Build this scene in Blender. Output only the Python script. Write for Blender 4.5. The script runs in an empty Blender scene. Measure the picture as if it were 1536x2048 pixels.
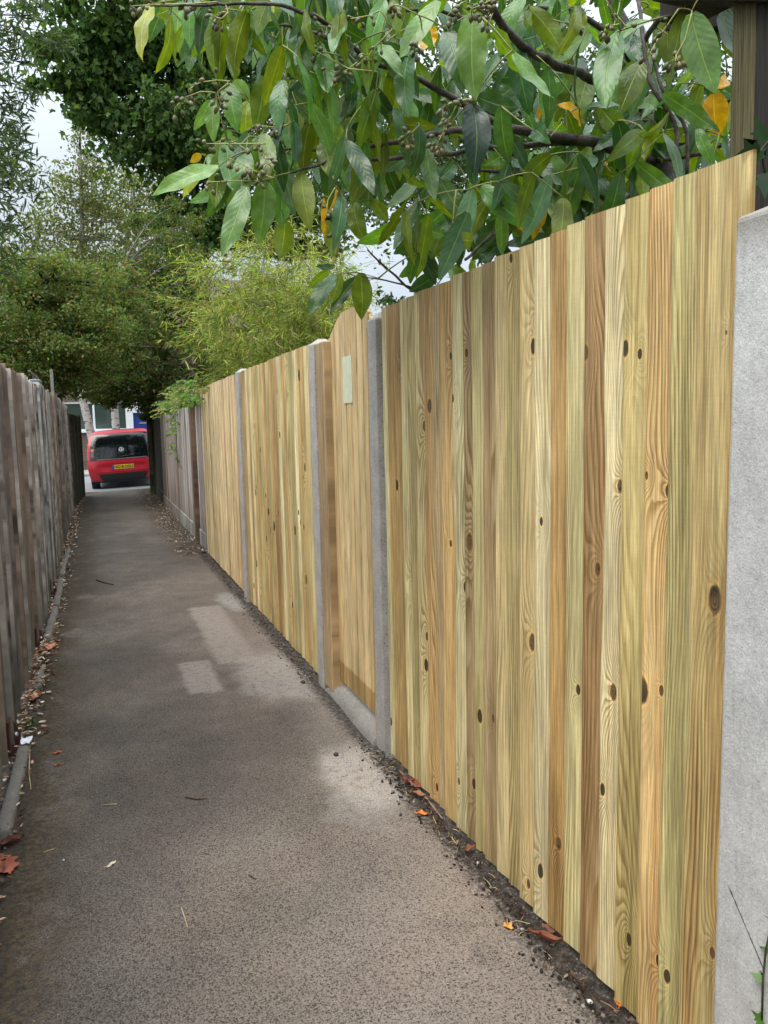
import bpy, math, random
import numpy as np
from mathutils import Matrix, Vector
random.seed(7); RNG = np.random.default_rng(11)
scene = bpy.context.scene
COL = scene.collection
# ---------------------------------------------------------------- camera
F = 1545.0; CAMH = 1.45
RC = np.array([[0.93699288, -0.05867052, 0.34438658],
               [-0.34871498, -0.09773672, 0.93211877],
               [-0.02102868, -0.99348141, -0.1120379]])
cam_d = bpy.data.cameras.new('camera'); cam = bpy.data.objects.new('camera', cam_d); COL.objects.link(cam)
cam_d.sensor_fit = 'VERTICAL'; cam_d.sensor_height = 36.0; cam_d.lens = F/2048*36
cam_d.clip_start = 0.05; cam_d.clip_end = 2000
cam.matrix_world = Matrix([[RC[0,0], -RC[0,1], -RC[0,2], 0], [RC[1,0], -RC[1,1], -RC[1,2], 0],
                           [RC[2,0], -RC[2,1], -RC[2,2], CAMH], [0,0,0,1]])
scene.camera = cam
# ---------------------------------------------------------------- world, sun, exposure
SUN_EL, SUN_AZ = math.radians(58), math.radians(235)     # azimuth: compass from +Y, clockwise
w = bpy.data.worlds.new('World'); scene.world = w; w.use_nodes = True
nt = w.node_tree; nt.nodes.clear()
def wn(t, **k):
    n = nt.nodes.new(t)
    for a, b in k.items(): setattr(n, a, b)
    return n
sky = wn('ShaderNodeTexSky', sky_type='NISHITA', sun_disc=False, sun_elevation=SUN_EL, sun_rotation=SUN_AZ)
tc = wn('ShaderNodeTexCoord'); sep = wn('ShaderNodeSeparateXYZ')
nt.links.new(tc.outputs['Generated'], sep.inputs[0])
pw = wn('ShaderNodeMath', operation='POWER', use_clamp=True); nt.links.new(sep.outputs['Z'], pw.inputs[0]); pw.inputs[1].default_value = 2.2
grad = wn('ShaderNodeMapRange'); nt.links.new(pw.outputs[0], grad.inputs[0])
grad.inputs[1].default_value = 0.0; grad.inputs[2].default_value = 1.0; grad.inputs[3].default_value = 0.45; grad.inputs[4].default_value = 3.3
cn = wn('ShaderNodeTexNoise'); cn.inputs['Scale'].default_value = 2.2; cn.inputs['Detail'].default_value = 6
nt.links.new(tc.outputs['Generated'], cn.inputs['Vector'])
cm = wn('ShaderNodeMapRange'); nt.links.new(cn.outputs[0], cm.inputs[0]); cm.inputs[1].default_value=.3; cm.inputs[2].default_value=.7; cm.inputs[3].default_value=.84; cm.inputs[4].default_value=1.12
mul = wn('ShaderNodeMath', operation='MULTIPLY'); nt.links.new(grad.outputs[0], mul.inputs[0]); nt.links.new(cm.outputs[0], mul.inputs[1])
cl = wn('ShaderNodeVectorMath', operation='SCALE'); cl.inputs[0].default_value = (9.0, 9.9, 10.8); nt.links.new(mul.outputs[0], cl.inputs['Scale'])
mx = wn('ShaderNodeMix', data_type='RGBA'); mx.inputs[0].default_value = 0.88
nt.links.new(sky.outputs[0], mx.inputs[6]); nt.links.new(cl.outputs[0], mx.inputs[7])
bg = wn('ShaderNodeBackground'); bg.inputs[1].default_value = 0.1
nt.links.new(mx.outputs[2], bg.inputs[0]); wo = wn('ShaderNodeOutputWorld'); nt.links.new(bg.outputs[0], wo.inputs[0])
sd = bpy.data.lights.new('sun', 'SUN'); sun = bpy.data.objects.new('sun', sd); COL.objects.link(sun)
sd.energy = 1.5; sd.angle = math.radians(32); sd.color = (1, .95, .86)
sv = Vector((math.sin(SUN_AZ)*math.cos(SUN_EL), math.cos(SUN_AZ)*math.cos(SUN_EL), math.sin(SUN_EL)))
sun.rotation_euler = sv.to_track_quat('Z', 'Y').to_euler()
scene.view_settings.view_transform = 'Standard'; scene.view_settings.look = 'None'
scene.view_settings.exposure = 0.72; scene.view_settings.gamma = 1.0
# ---------------------------------------------------------------- geometry helpers
def cray(px, py): return RC @ np.array([px-768.0, py-1024.0, F])
def at(px, py, d): return np.array([0, 0, CAMH]) + cray(px, py)/F*d          # point d metres in front of the lens
def atY(px, py, Y):
    r = cray(px, py); return np.array([0, 0, CAMH]) + r*(Y/r[1])
def atX(px, py, X):
    r = cray(px, py); return np.array([0, 0, CAMH]) + r*(X/r[0])
def gnd(px, py, z=0.0):
    r = cray(px, py); return np.array([0, 0, CAMH]) + r*((z-CAMH)/r[2])
def tag(o, label=None, cat=None, group=None, kind=None):
    if label: o['label'] = label
    if cat: o['category'] = cat
    if group: o['group'] = group
    if kind: o['kind'] = kind
    return o
def empty(name, loc, label, cat, group=None):
    o = bpy.data.objects.new(name, None); COL.objects.link(o); o.location = loc; o.empty_display_size = .1
    return tag(o, label, cat, group)
def link(name, me, mat, parent=None):
    o = bpy.data.objects.new(name, me); COL.objects.link(o)
    for m in (mat if isinstance(mat, (list, tuple)) else [mat]): me.materials.append(m)
    if parent:
        o.parent = parent; o.matrix_parent_inverse = Matrix.LocRotScale(parent.location, parent.rotation_euler, parent.scale).inverted()
    return o
class MB:
    """collects shapes that become ONE mesh object"""
    def __init__(s): s.v = []; s.f = []; s.mi = []; s.fl = {}; s.cl = {}; s.smooth = []
    def add(s, vs, fs, mi=0, smooth=False, **attr):
        b = len(s.v); s.v += [tuple(map(float, p)) for p in vs]
        for f in fs: s.f.append(tuple(i+b for i in f)); s.mi.append(mi); s.smooth.append(smooth)
        for k, val in attr.items():
            s.fl.setdefault(k, {})
            for i in range(len(vs)): s.fl[k][b+i] = val
    def box(s, x0, y0, z0, x1, y1, z1, **k):
        s.add([(x0,y0,z0),(x1,y0,z0),(x1,y1,z0),(x0,y1,z0),(x0,y0,z1),(x1,y0,z1),(x1,y1,z1),(x0,y1,z1)],
              [(0,3,2,1),(4,5,6,7),(0,1,5,4),(1,2,6,5),(2,3,7,6),(3,0,4,7)], **k)
    def tube(s, pts, rad, n=6, cap=True, **k):
        pts = [np.array(p, float) for p in pts]
        if not hasattr(rad, '__len__'): rad = [rad]*len(pts)
        vs = []; fs = []; up = None
        for i, p in enumerate(pts):
            t = pts[min(i+1, len(pts)-1)] - pts[max(i-1, 0)]; t = t/(np.linalg.norm(t)+1e-9)
            if up is None: up = np.array([0,0,1.0]) if abs(t[2]) < .9 else np.array([1.0,0,0])
            a = np.cross(t, up); a /= np.linalg.norm(a)+1e-9; b = np.cross(a, t); up = b
            for j in range(n):
                q = 2*math.pi*j/n; vs.append(p + rad[i]*(math.cos(q)*a + math.sin(q)*b))
        for i in range(len(pts)-1):
            for j in range(n): fs.append((i*n+j, i*n+(j+1)%n, (i+1)*n+(j+1)%n, (i+1)*n+j))
        if cap: fs.append(tuple(range(n-1, -1, -1))); fs.append(tuple((len(pts)-1)*n+j for j in range(n)))
        s.add(vs, fs, smooth=True, **k)
    def prism(s, poly, axis, a, b, **k):
        """poly in the two other axes, extruded along axis from a to b"""
        def P(u, v, c): return {'x': (c,u,v), 'y': (u,c,v), 'z': (u,v,c)}[axis]
        n = len(poly); vs = [P(u,v,a) for u,v in poly] + [P(u,v,b) for u,v in poly]
        s.add(vs, [tuple(range(n)), tuple(range(2*n-1, n-1, -1))] + [(i, (i+1)%n+n if False else i+n, (i+1)%n+n, (i+1)%n) for i in range(n)], **k)
    def ball(s, c, r, n=8, m=6, axis=None, **k):
        c = np.array(c, float); r = np.array(r if hasattr(r, '__len__') else (r,r,r), float); M = np.eye(3)
        if axis is not None:
            z = np.array(axis, float); z /= np.linalg.norm(z); x = np.cross(z, [.3,.9,.2]); x /= np.linalg.norm(x); M = np.stack([x, np.cross(z,x), z], 1)
        vs = [c + M@(r*np.array([0,0,-1]))]
        for i in range(1, m):
            th = math.pi*i/m
            for j in range(n): vs.append(c + M@(r*np.array([math.sin(th)*math.cos(2*math.pi*j/n), math.sin(th)*math.sin(2*math.pi*j/n), -math.cos(th)])))
        vs.append(c + M@(r*np.array([0,0,1]))); L = len(vs)-1
        fs = [(0, 1+(j+1)%n, 1+j) for j in range(n)] + [(L, L-n+j, L-n+(j+1)%n) for j in range(n)]
        for i in range(m-2):
            for j in range(n): fs.append((1+i*n+j, 1+i*n+(j+1)%n, 1+(i+1)*n+(j+1)%n, 1+(i+1)*n+j))
        s.add(vs, fs, smooth=True, **k)
    def build(s, name, mat, parent=None, bevel=0, recalc=True):
        me = bpy.data.meshes.new(name); me.from_pydata(s.v, [], s.f); 
        me.polygons.foreach_set('material_index', s.mi); me.polygons.foreach_set('use_smooth', s.smooth)
        for k, d in s.fl.items():
            ex = next(iter(d.values()))
            if hasattr(ex, '__len__'):
                a = me.attributes.new(k, 'FLOAT_COLOR', 'POINT'); arr = np.ones((len(s.v), 4), np.float32)
                for i, val in d.items(): arr[i,:3] = val[:3]
                a.data.foreach_set('color', arr.ravel())
            else:
                a = me.attributes.new(k, 'FLOAT', 'POINT'); arr = np.zeros(len(s.v), np.float32)
                for i, val in d.items(): arr[i] = val
                a.data.foreach_set('value', arr)
        me.update()
        if recalc:
            import bmesh
            bm = bmesh.new(); bm.from_mesh(me); bmesh.ops.recalc_face_normals(bm, faces=bm.faces); bm.to_mesh(me); bm.free()
        o = link(name, me, mat, parent)
        if bevel:
            m = o.modifiers.new('bevel', 'BEVEL'); m.width = bevel; m.segments = 2; m.limit_method = 'ANGLE'; m.angle_limit = math.radians(40)
        return o
def soup(name, mat, V, Fc, parent=None, col=None, uv=None, smooth=False):
    """big mesh from numpy: V (n,3), Fc (m,k) constant polygon size"""
    me = bpy.data.meshes.new(name); V = np.ascontiguousarray(V, np.float32); Fc = np.ascontiguousarray(Fc, np.int32); k = Fc.shape[1]
    me.vertices.add(len(V)); me.vertices.foreach_set('co', V.ravel())
    me.loops.add(Fc.size); me.loops.foreach_set('vertex_index', Fc.ravel())
    me.polygons.add(len(Fc)); me.polygons.foreach_set('loop_start', np.arange(0, Fc.size, k, dtype=np.int32)); me.polygons.foreach_set('loop_total', np.full(len(Fc), k, np.int32))
    if smooth: me.polygons.foreach_set('use_smooth', np.ones(len(Fc), bool))
    if col is not None:
        a = me.attributes.new('col', 'FLOAT_COLOR', 'POINT'); c4 = np.ones((len(V),4), np.float32); c4[:,:3] = col; a.data.foreach_set('color', c4.ravel())
    if uv is not None:
        a = me.attributes.new('lf', 'FLOAT_VECTOR', 'POINT'); u3 = np.zeros((len(V),3), np.float32); u3[:,:uv.shape[1]] = uv; a.data.foreach_set('vector', u3.ravel())
    me.update(calc_edges=True); me.validate()
    return link(name, me, mat, parent)
# ---------------------------------------------------------------- material helpers
def s2l(c): 
    c = np.array(c, float)/255; return tuple(np.where(c <= .04045, c/12.92, ((c+.055)/1.055)**2.4))
class NM:
    def __init__(s, name):
        s.m = bpy.data.materials.new(name); s.m.use_nodes = True; s.t = s.m.node_tree; s.t.nodes.clear()
        s.out = s.t.nodes.new('ShaderNodeOutputMaterial')
    def put(s, sock, v):
        if v is None: return
        if isinstance(v, bpy.types.NodeSocket): s.t.links.new(v, sock)
        elif hasattr(v, '__len__') and sock.type == 'RGBA' and len(v) == 3: sock.default_value = (*v, 1)
        else: sock.default_value = v
    def math(s, op, a, b=None, c=None, clamp=False):
        n = s.t.nodes.new('ShaderNodeMath'); n.operation = op; n.use_clamp = clamp
        s.put(n.inputs[0], a); s.put(n.inputs[1], b); s.put(n.inputs[2], c); return n.outputs[0]
    def vm(s, op, a, b=None):
        n = s.t.nodes.new('ShaderNodeVectorMath'); n.operation = op; s.put(n.inputs[0], a)
        if op == 'SCALE': s.put(n.inputs['Scale'], b); return n.outputs[0]
        s.put(n.inputs[1], b); return n.outputs['Value'] if op in ('LENGTH','DISTANCE','DOT_PRODUCT') else n.outputs[0]
    def mix(s, f, a, b, blend='MIX'):
        n = s.t.nodes.new('ShaderNodeMix'); n.data_type = 'RGBA'; n.blend_type = blend
        s.put(n.inputs[0], f); s.put(n.inputs[6], a); s.put(n.inputs[7], b); return n.outputs[2]
    def noise(s, vec, scale=1, detail=2, rough=.5, dist=0):
        n = s.t.nodes.new('ShaderNodeTexNoise'); s.put(n.inputs['Vector'], vec); n.inputs['Scale'].default_value = scale
        n.inputs['Detail'].default_value = detail; n.inputs['Roughness'].default_value = rough; n.inputs['Distortion'].default_value = dist; return n.outputs[0]
    def vor(s, vec, scale=1, feature='F1', out='Distance'):
        n = s.t.nodes.new('ShaderNodeTexVoronoi'); n.feature = feature; s.put(n.inputs['Vector'], vec); n.inputs['Scale'].default_value = scale; return n.outputs[out]
    def rng(s, v, a, b, c=0.0, d=1.0, smooth=True):
        n = s.t.nodes.new('ShaderNodeMapRange'); n.interpolation_type = 'SMOOTHSTEP' if smooth else 'LINEAR'
        s.put(n.inputs[0], v); 
        for i, q in enumerate((a,b,c,d)): s.put(n.inputs[i+1], q)
        return n.outputs[0]
    def attr(s, name, out='Color'):
        n = s.t.nodes.new('ShaderNodeAttribute'); n.attribute_name = name; return n.outputs[out]
    def pos(s): return s.t.nodes.new('ShaderNodeNewGeometry').outputs['Position']
    def obj(s): return s.t.nodes.new('ShaderNodeTexCoord').outputs['Object']
    def xyz(s, v):
        n = s.t.nodes.new('ShaderNodeSeparateXYZ'); s.put(n.inputs[0], v); return n.outputs
    def comb(s, x, y, z):
        n = s.t.nodes.new('ShaderNodeCombineXYZ'); s.put(n.inputs[0], x); s.put(n.inputs[1], y); s.put(n.inputs[2], z); return n.outputs[0]
    def bump(s, h, strength=.3, dist=.002):
        n = s.t.nodes.new('ShaderNodeBump'); s.put(n.inputs['Height'], h); n.inputs['Strength'].default_value = strength; n.inputs['Distance'].default_value = dist; return n.outputs[0]
    def pbr(s, col, rough=.6, bump=None, metal=0.0, spec=.5, coat=0.0, finish=True, **k):
        n = s.t.nodes.new('ShaderNodeBsdfPrincipled'); s.put(n.inputs['Base Color'], col); s.put(n.inputs['Roughness'], rough)
        s.put(n.inputs['Metallic'], metal); s.put(n.inputs['Specular IOR Level'], spec); s.put(n.inputs['Coat Weight'], coat)
        if bump is not None: s.put(n.inputs['Normal'], bump)
        for kk, vv in k.items(): s.put(n.inputs[kk], vv)
        if finish: s.t.links.new(n.outputs[0], s.out.inputs[0])
        return n.outputs[0]
    def sc(s, c, f): return s.vm('SCALE', c, f)
def flat(name, col, rough=.6, metal=0.0, coat=0.0, var=.15, scale=30, spec=.5):
    q = NM(name); n = q.noise(q.obj(), scale, 4); q.pbr(q.sc(tuple(col), q.rng(n, .3, .7, 1-var, 1+var)), rough, metal=metal, coat=coat, spec=spec); return q.m

def wood_mat(name, knots=(), gfreq=70, dark=.9, rough=.62, old=False, vknots=0.0, stain=None, streak=.66, green=None):
    """board timber running along Z, across Y; colour from 'tint', second hue from 'tint2', board number in 'bid'"""
    q = NM(name); x, y, z = q.xyz(q.pos()); bid = q.attr('bid', 'Fac'); tint = q.attr('tint'); tint2 = q.attr('tint2')
    off = q.math('MULTIPLY', bid, 7.31)
    uo = q.math('ADD', y, off)
    D = None
    kv = q.comb(y, q.math('MULTIPLY', z, .5), q.math('MULTIPLY', bid, 3.0))
    kv = q.vm('ADD', kv, q.vm('SCALE', q.vm('SUBTRACT', q.t.nodes.new('ShaderNodeTexNoise').outputs[1], (.5,.5,.5)), 0.0))
    for (ky, kz, kb, kr) in knots:
        d = q.math('DIVIDE', q.vm('DISTANCE', kv, (ky, kz*.5, kb*3.0)), kr)
        D = d if D is None else q.math('MINIMUM', D, d)
    if vknots:
        vv = q.comb(q.math('MULTIPLY', uo, 9.0), q.math('MULTIPLY', z, 3.2), 0.0)
        vd = q.vor(vv, 1.0); vc = q.xyz(q.vor(vv, 1.0, out='Color'))[0]
        kr = q.rng(vc, 1-vknots, 1.0, .02, .12, smooth=False)
        keep = q.math('GREATER_THAN', vc, 1-vknots)
        d = q.math('ADD', q.math('ADD', q.math('DIVIDE', vd, kr), q.math('MULTIPLY', q.math('SUBTRACT', 1.0, keep), 50.0)), q.rng(vd, .16, .36, 0, 30))
        D = d if D is None else q.math('MINIMUM', D, d)
    if D is None: D = q.math('ADD', 20.0, 0.0)
    wob = q.noise(q.comb(q.math('MULTIPLY', uo, 90.0), q.math('MULTIPLY', z, 60.0), bid), 1, 2)
    D = q.math('ADD', D, q.math('MULTIPLY', q.math('SUBTRACT', wob, .5), .35))
    swirl = q.math('POWER', 2.718, q.math('MULTIPLY', D, -.42))
    fld = q.noise(q.comb(q.math('MULTIPLY', uo, 5.5), q.math('MULTIPLY', z, .42), off), 1, 2, .45)
    fine = q.noise(q.comb(q.math('MULTIPLY', uo, 22.0), q.math('MULTIPLY', z, 2.5), off), 1, 2)
    g = q.math('ADD', q.math('MULTIPLY', fld, 30.0), q.math('MULTIPLY', uo, gfreq*1.5))
    g = q.math('ADD', g, q.math('MULTIPLY', fine, 1.1)); g = q.math('ADD', g, q.math('MULTIPLY', swirl, 9.0))
    ring = q.math('FRACT', g)
    ring = q.math('MULTIPLY', q.rng(ring, .25, .8), q.rng(ring, 1.0, .9))
    fib = q.noise(q.comb(q.math('MULTIPLY', uo, 420.0), q.math('MULTIPLY', z, 9.0), off), 1, 3, .6)
    st = q.noise(q.comb(q.math('MULTIPLY', uo, 17.0), q.math('MULTIPLY', z, .7), off), 1, 4, .6)
    stm = q.rng(st, .45, .60, 0, streak)
    blot = q.noise(q.comb(q.math('MULTIPLY', uo, 7.0), q.math('MULTIPLY', z, 1.6), off), 1, 4, .6)
    c = q.mix(stm, tint, tint2)
    c = q.sc(c, q.rng(blot, .3, .7, .80, 1.16))
    amt = q.rng(q.noise(q.comb(q.math('MULTIPLY', uo, 11.0), q.math('MULTIPLY', z, 1.1), bid), 1, 1), .35, .65, .25, 1.0)
    c = q.mix(q.math('MULTIPLY', q.math('MULTIPLY', ring, amt), dark), c, q.vm('MULTIPLY', c, (.52,.43,.30) if not old else (.5,.48,.46)))
    fib2 = q.noise(q.comb(q.math('MULTIPLY', uo, 130.0), q.math('MULTIPLY', z, 3.2), q.math('ADD', off, 2.0)), 1, 3, .7); c = q.sc(c, q.rng(fib, .28, .72, .80, 1.14)); c = q.sc(c, q.rng(fib2, .30, .68, .70, 1.2)); c = q.mix(q.rng(fib2, .63, .70, 0, .55), c, q.vm('MULTIPLY', c, (.5,.4,.28) if not old else (.4,.38,.36))); st2 = q.noise(q.comb(q.math('MULTIPLY', uo, 75.0), q.math('MULTIPLY', z, 1.3), q.math('ADD', off, 4.0)), 1, 3, .6); c = q.mix(q.rng(st2, .56, .72, 0, .6), c, q.vm('MULTIPLY', c, (.66,.56,.42) if not old else (.5,.48,.46))); saw = q.noise(q.comb(q.math('MULTIPLY', uo, 12.0), q.math('MULTIPLY', z, 240.0), off), 1, 2); c = q.sc(c, q.rng(saw, .3, .7, .975, 1.02))
    halo = q.math('MULTIPLY', q.rng(D, 2.1, 1.1), .4)
    c = q.mix(halo, c, q.vm('MULTIPLY', c, (1.12,.92,.66)))
    rim = q.math('MULTIPLY', q.rng(D, 1.55, 1.2), q.rng(D, 1.0, 1.15))
    c = q.mix(q.math('MULTIPLY', rim, .45), c, q.vm('MULTIPLY', c, (1.35,1.3,1.2)))
    kn = q.rng(D, 1.12, .84)
    kv_ = q.noise(q.comb(q.math('MULTIPLY', y, 9.0), q.math('MULTIPLY', z, 7.0), 3.3), 1, 1); kc = q.mix(q.rng(kv_, .48, .6), (.03,.022,.014), (.13,.075,.036)); kc = q.sc(kc, q.rng(q.math('SINE', q.math('MULTIPLY', D, 17.0)), -1, 1, .6, 1.25)); kc = q.mix(q.rng(wob, .6, .7), kc, (.012,.009,.006))
    c = q.mix(q.math('MULTIPLY', kn, .93), c, kc)
    pits = q.noise(q.comb(q.math('MULTIPLY', uo, 160.0), q.math('MULTIPLY', z, 22.0), off), 1, 2)
    c = q.mix(q.math('MULTIPLY', q.rng(pits, .70, .80), .5), c, q.sc(c, .35))
    if stain:
        zz = q.math('ADD', z, q.math('MULTIPLY', q.math('SUBTRACT', blot, .5), stain[1]))
        c = q.mix(q.rng(zz, stain[0]+.006, stain[0]-.006), c, q.vm('MULTIPLY', c, stain[2]))
    if green:
        zz = q.math('ADD', z, q.math('MULTIPLY', q.math('SUBTRACT', blot, .5), 1.1))
        c = q.mix(q.rng(zz, green[0], green[0]-.8, 0, green[1]), c, (.062,.068,.042))
    if old:
        gg = q.noise(q.comb(q.math('MULTIPLY', uo, 60.0), q.math('MULTIPLY', z, 1.6), off), 1, 4, .65)
        c = q.mix(q.rng(gg, .58, .66, 0, .75), c, (.02,.017,.014))
    h = q.math('ADD', q.math('MULTIPLY', q.math('ADD', fib, fib2), .7), q.math('MULTIPLY', ring, -.5)); h = q.math('SUBTRACT', h, q.math('MULTIPLY', kn, .4))
    q.pbr(c, rough, q.bump(h, .5 if old else .35, .0018), spec=.3); return q.m

def concrete_mat(name, base, speck=.5, pit=1.0, scale=1.0, stain=None, crack=False):
    q = NM(name); p = q.pos(); n1 = q.noise(p, 9*scale, 6, .6); n2 = q.noise(p, 70*scale, 4, .7); n3 = q.noise(p, 300*scale, 2)
    c = q.sc(tuple(base), q.rng(n1, .3, .7, .86, 1.1)); c = q.sc(c, q.rng(n2, .3, .7, .91, 1.08)); c = q.sc(c, q.rng(n3, .25, .75, 1-.3*speck, 1+.2*speck))
    v = q.vor(p, 62*scale); vc = q.xyz(q.vor(p, 62*scale, out='Color'))
    hole = q.math('MULTIPLY', q.rng(v, .26, .17), q.math('GREATER_THAN', vc[0], 1-.25*pit))
    c = q.mix(q.math('MULTIPLY', hole, .85), c, (.05,.048,.045))
    v2 = q.vor(p, 150*scale); vc2 = q.xyz(q.vor(p, 150*scale, out='Color'))
    c = q.mix(q.math('MULTIPLY', q.math('MULTIPLY', q.rng(v2, .35, .2), q.math('GREATER_THAN', vc2[1], .8)), .6*speck), c, (.09,.085,.08))
    c = q.mix(q.math('MULTIPLY', q.math('MULTIPLY', q.rng(v2, .3, .15), q.math('GREATER_THAN', vc2[2], .86)), .6), c, (.62,.61,.58))
    x, y, z = q.xyz(p)
    drip = q.noise(q.comb(q.math('MULTIPLY', y, 40.0), q.math('MULTIPLY', z, 3.0), x), 1, 4)
    c = q.mix(q.rng(drip, .58, .75, 0, .4), c, q.sc(c, .6))
    if stain: c = q.mix(q.math('MULTIPLY', q.rng(q.math('ADD', z, q.math('MULTIPLY', n1, .06)), stain-.06, stain+.05), .75), c, (.16,.13,.09))
    if crack:
        e = q.math('ABSOLUTE', q.math('ADD', q.math('SUBTRACT', q.math('MULTIPLY', y, 1.25), z), -.795+q_off))
        e = q.math('ADD', e, q.math('MULTIPLY', q.math('SUBTRACT', n2, .5), .006))
        c = q.mix(q.math('MULTIPLY', q.rng(e, .0035, .0015), q.math('MULTIPLY', q.rng(z, .44, .45), q.rng(z, .56, .55))), c, (.07,.07,.075))
    h = q.math('SUBTRACT', q.math('ADD', n2, q.math('MULTIPLY', n3, .6)), q.math('MULTIPLY', hole, 1.5))
    q.pbr(c, .85, q.bump(h, .5, .0025), spec=.25); return q.m
q_off = 0.0

def leaf_mat(name, rough=.5, trans=.35, var=.25, spec=.4, gain=1.0, tcol=(1.25,1.35,.5)):
    q = NM(name); col = q.attr('col'); n = q.noise(q.pos(), 14, 2)
    c = q.sc(col, q.rng(n, .3, .7, gain*(1-var), gain*(1+var)))
    b = q.pbr(c, rough, spec=spec, finish=False); t = q.t.nodes.new('ShaderNodeBsdfTranslucent'); q.put(t.inputs[0], q.vm('MULTIPLY', c, tcol))
    m = q.t.nodes.new('ShaderNodeMixShader'); m.inputs[0].default_value = trans
    q.t.links.new(b, m.inputs[1]); q.t.links.new(t.outputs[0], m.inputs[2]); q.t.links.new(m.outputs[0], q.out.inputs[0]); return q.m
def bark_mat(name, a, b, scale=1.0):
    q = NM(name); p = q.pos(); x,y,z = q.xyz(p); n = q.noise(q.comb(q.math('MULTIPLY',x,30*scale), q.math('MULTIPLY',y,30*scale), q.math('MULTIPLY',z,6*scale)), 1, 5, .65); n2 = q.noise(p, 4, 3)
    c = q.mix(q.rng(n,.35,.65), a, b); c = q.sc(c, q.rng(n2,.3,.7,.75,1.2)); q.pbr(c, .85, q.bump(n,.6,.01), spec=.2); return q.m
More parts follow.
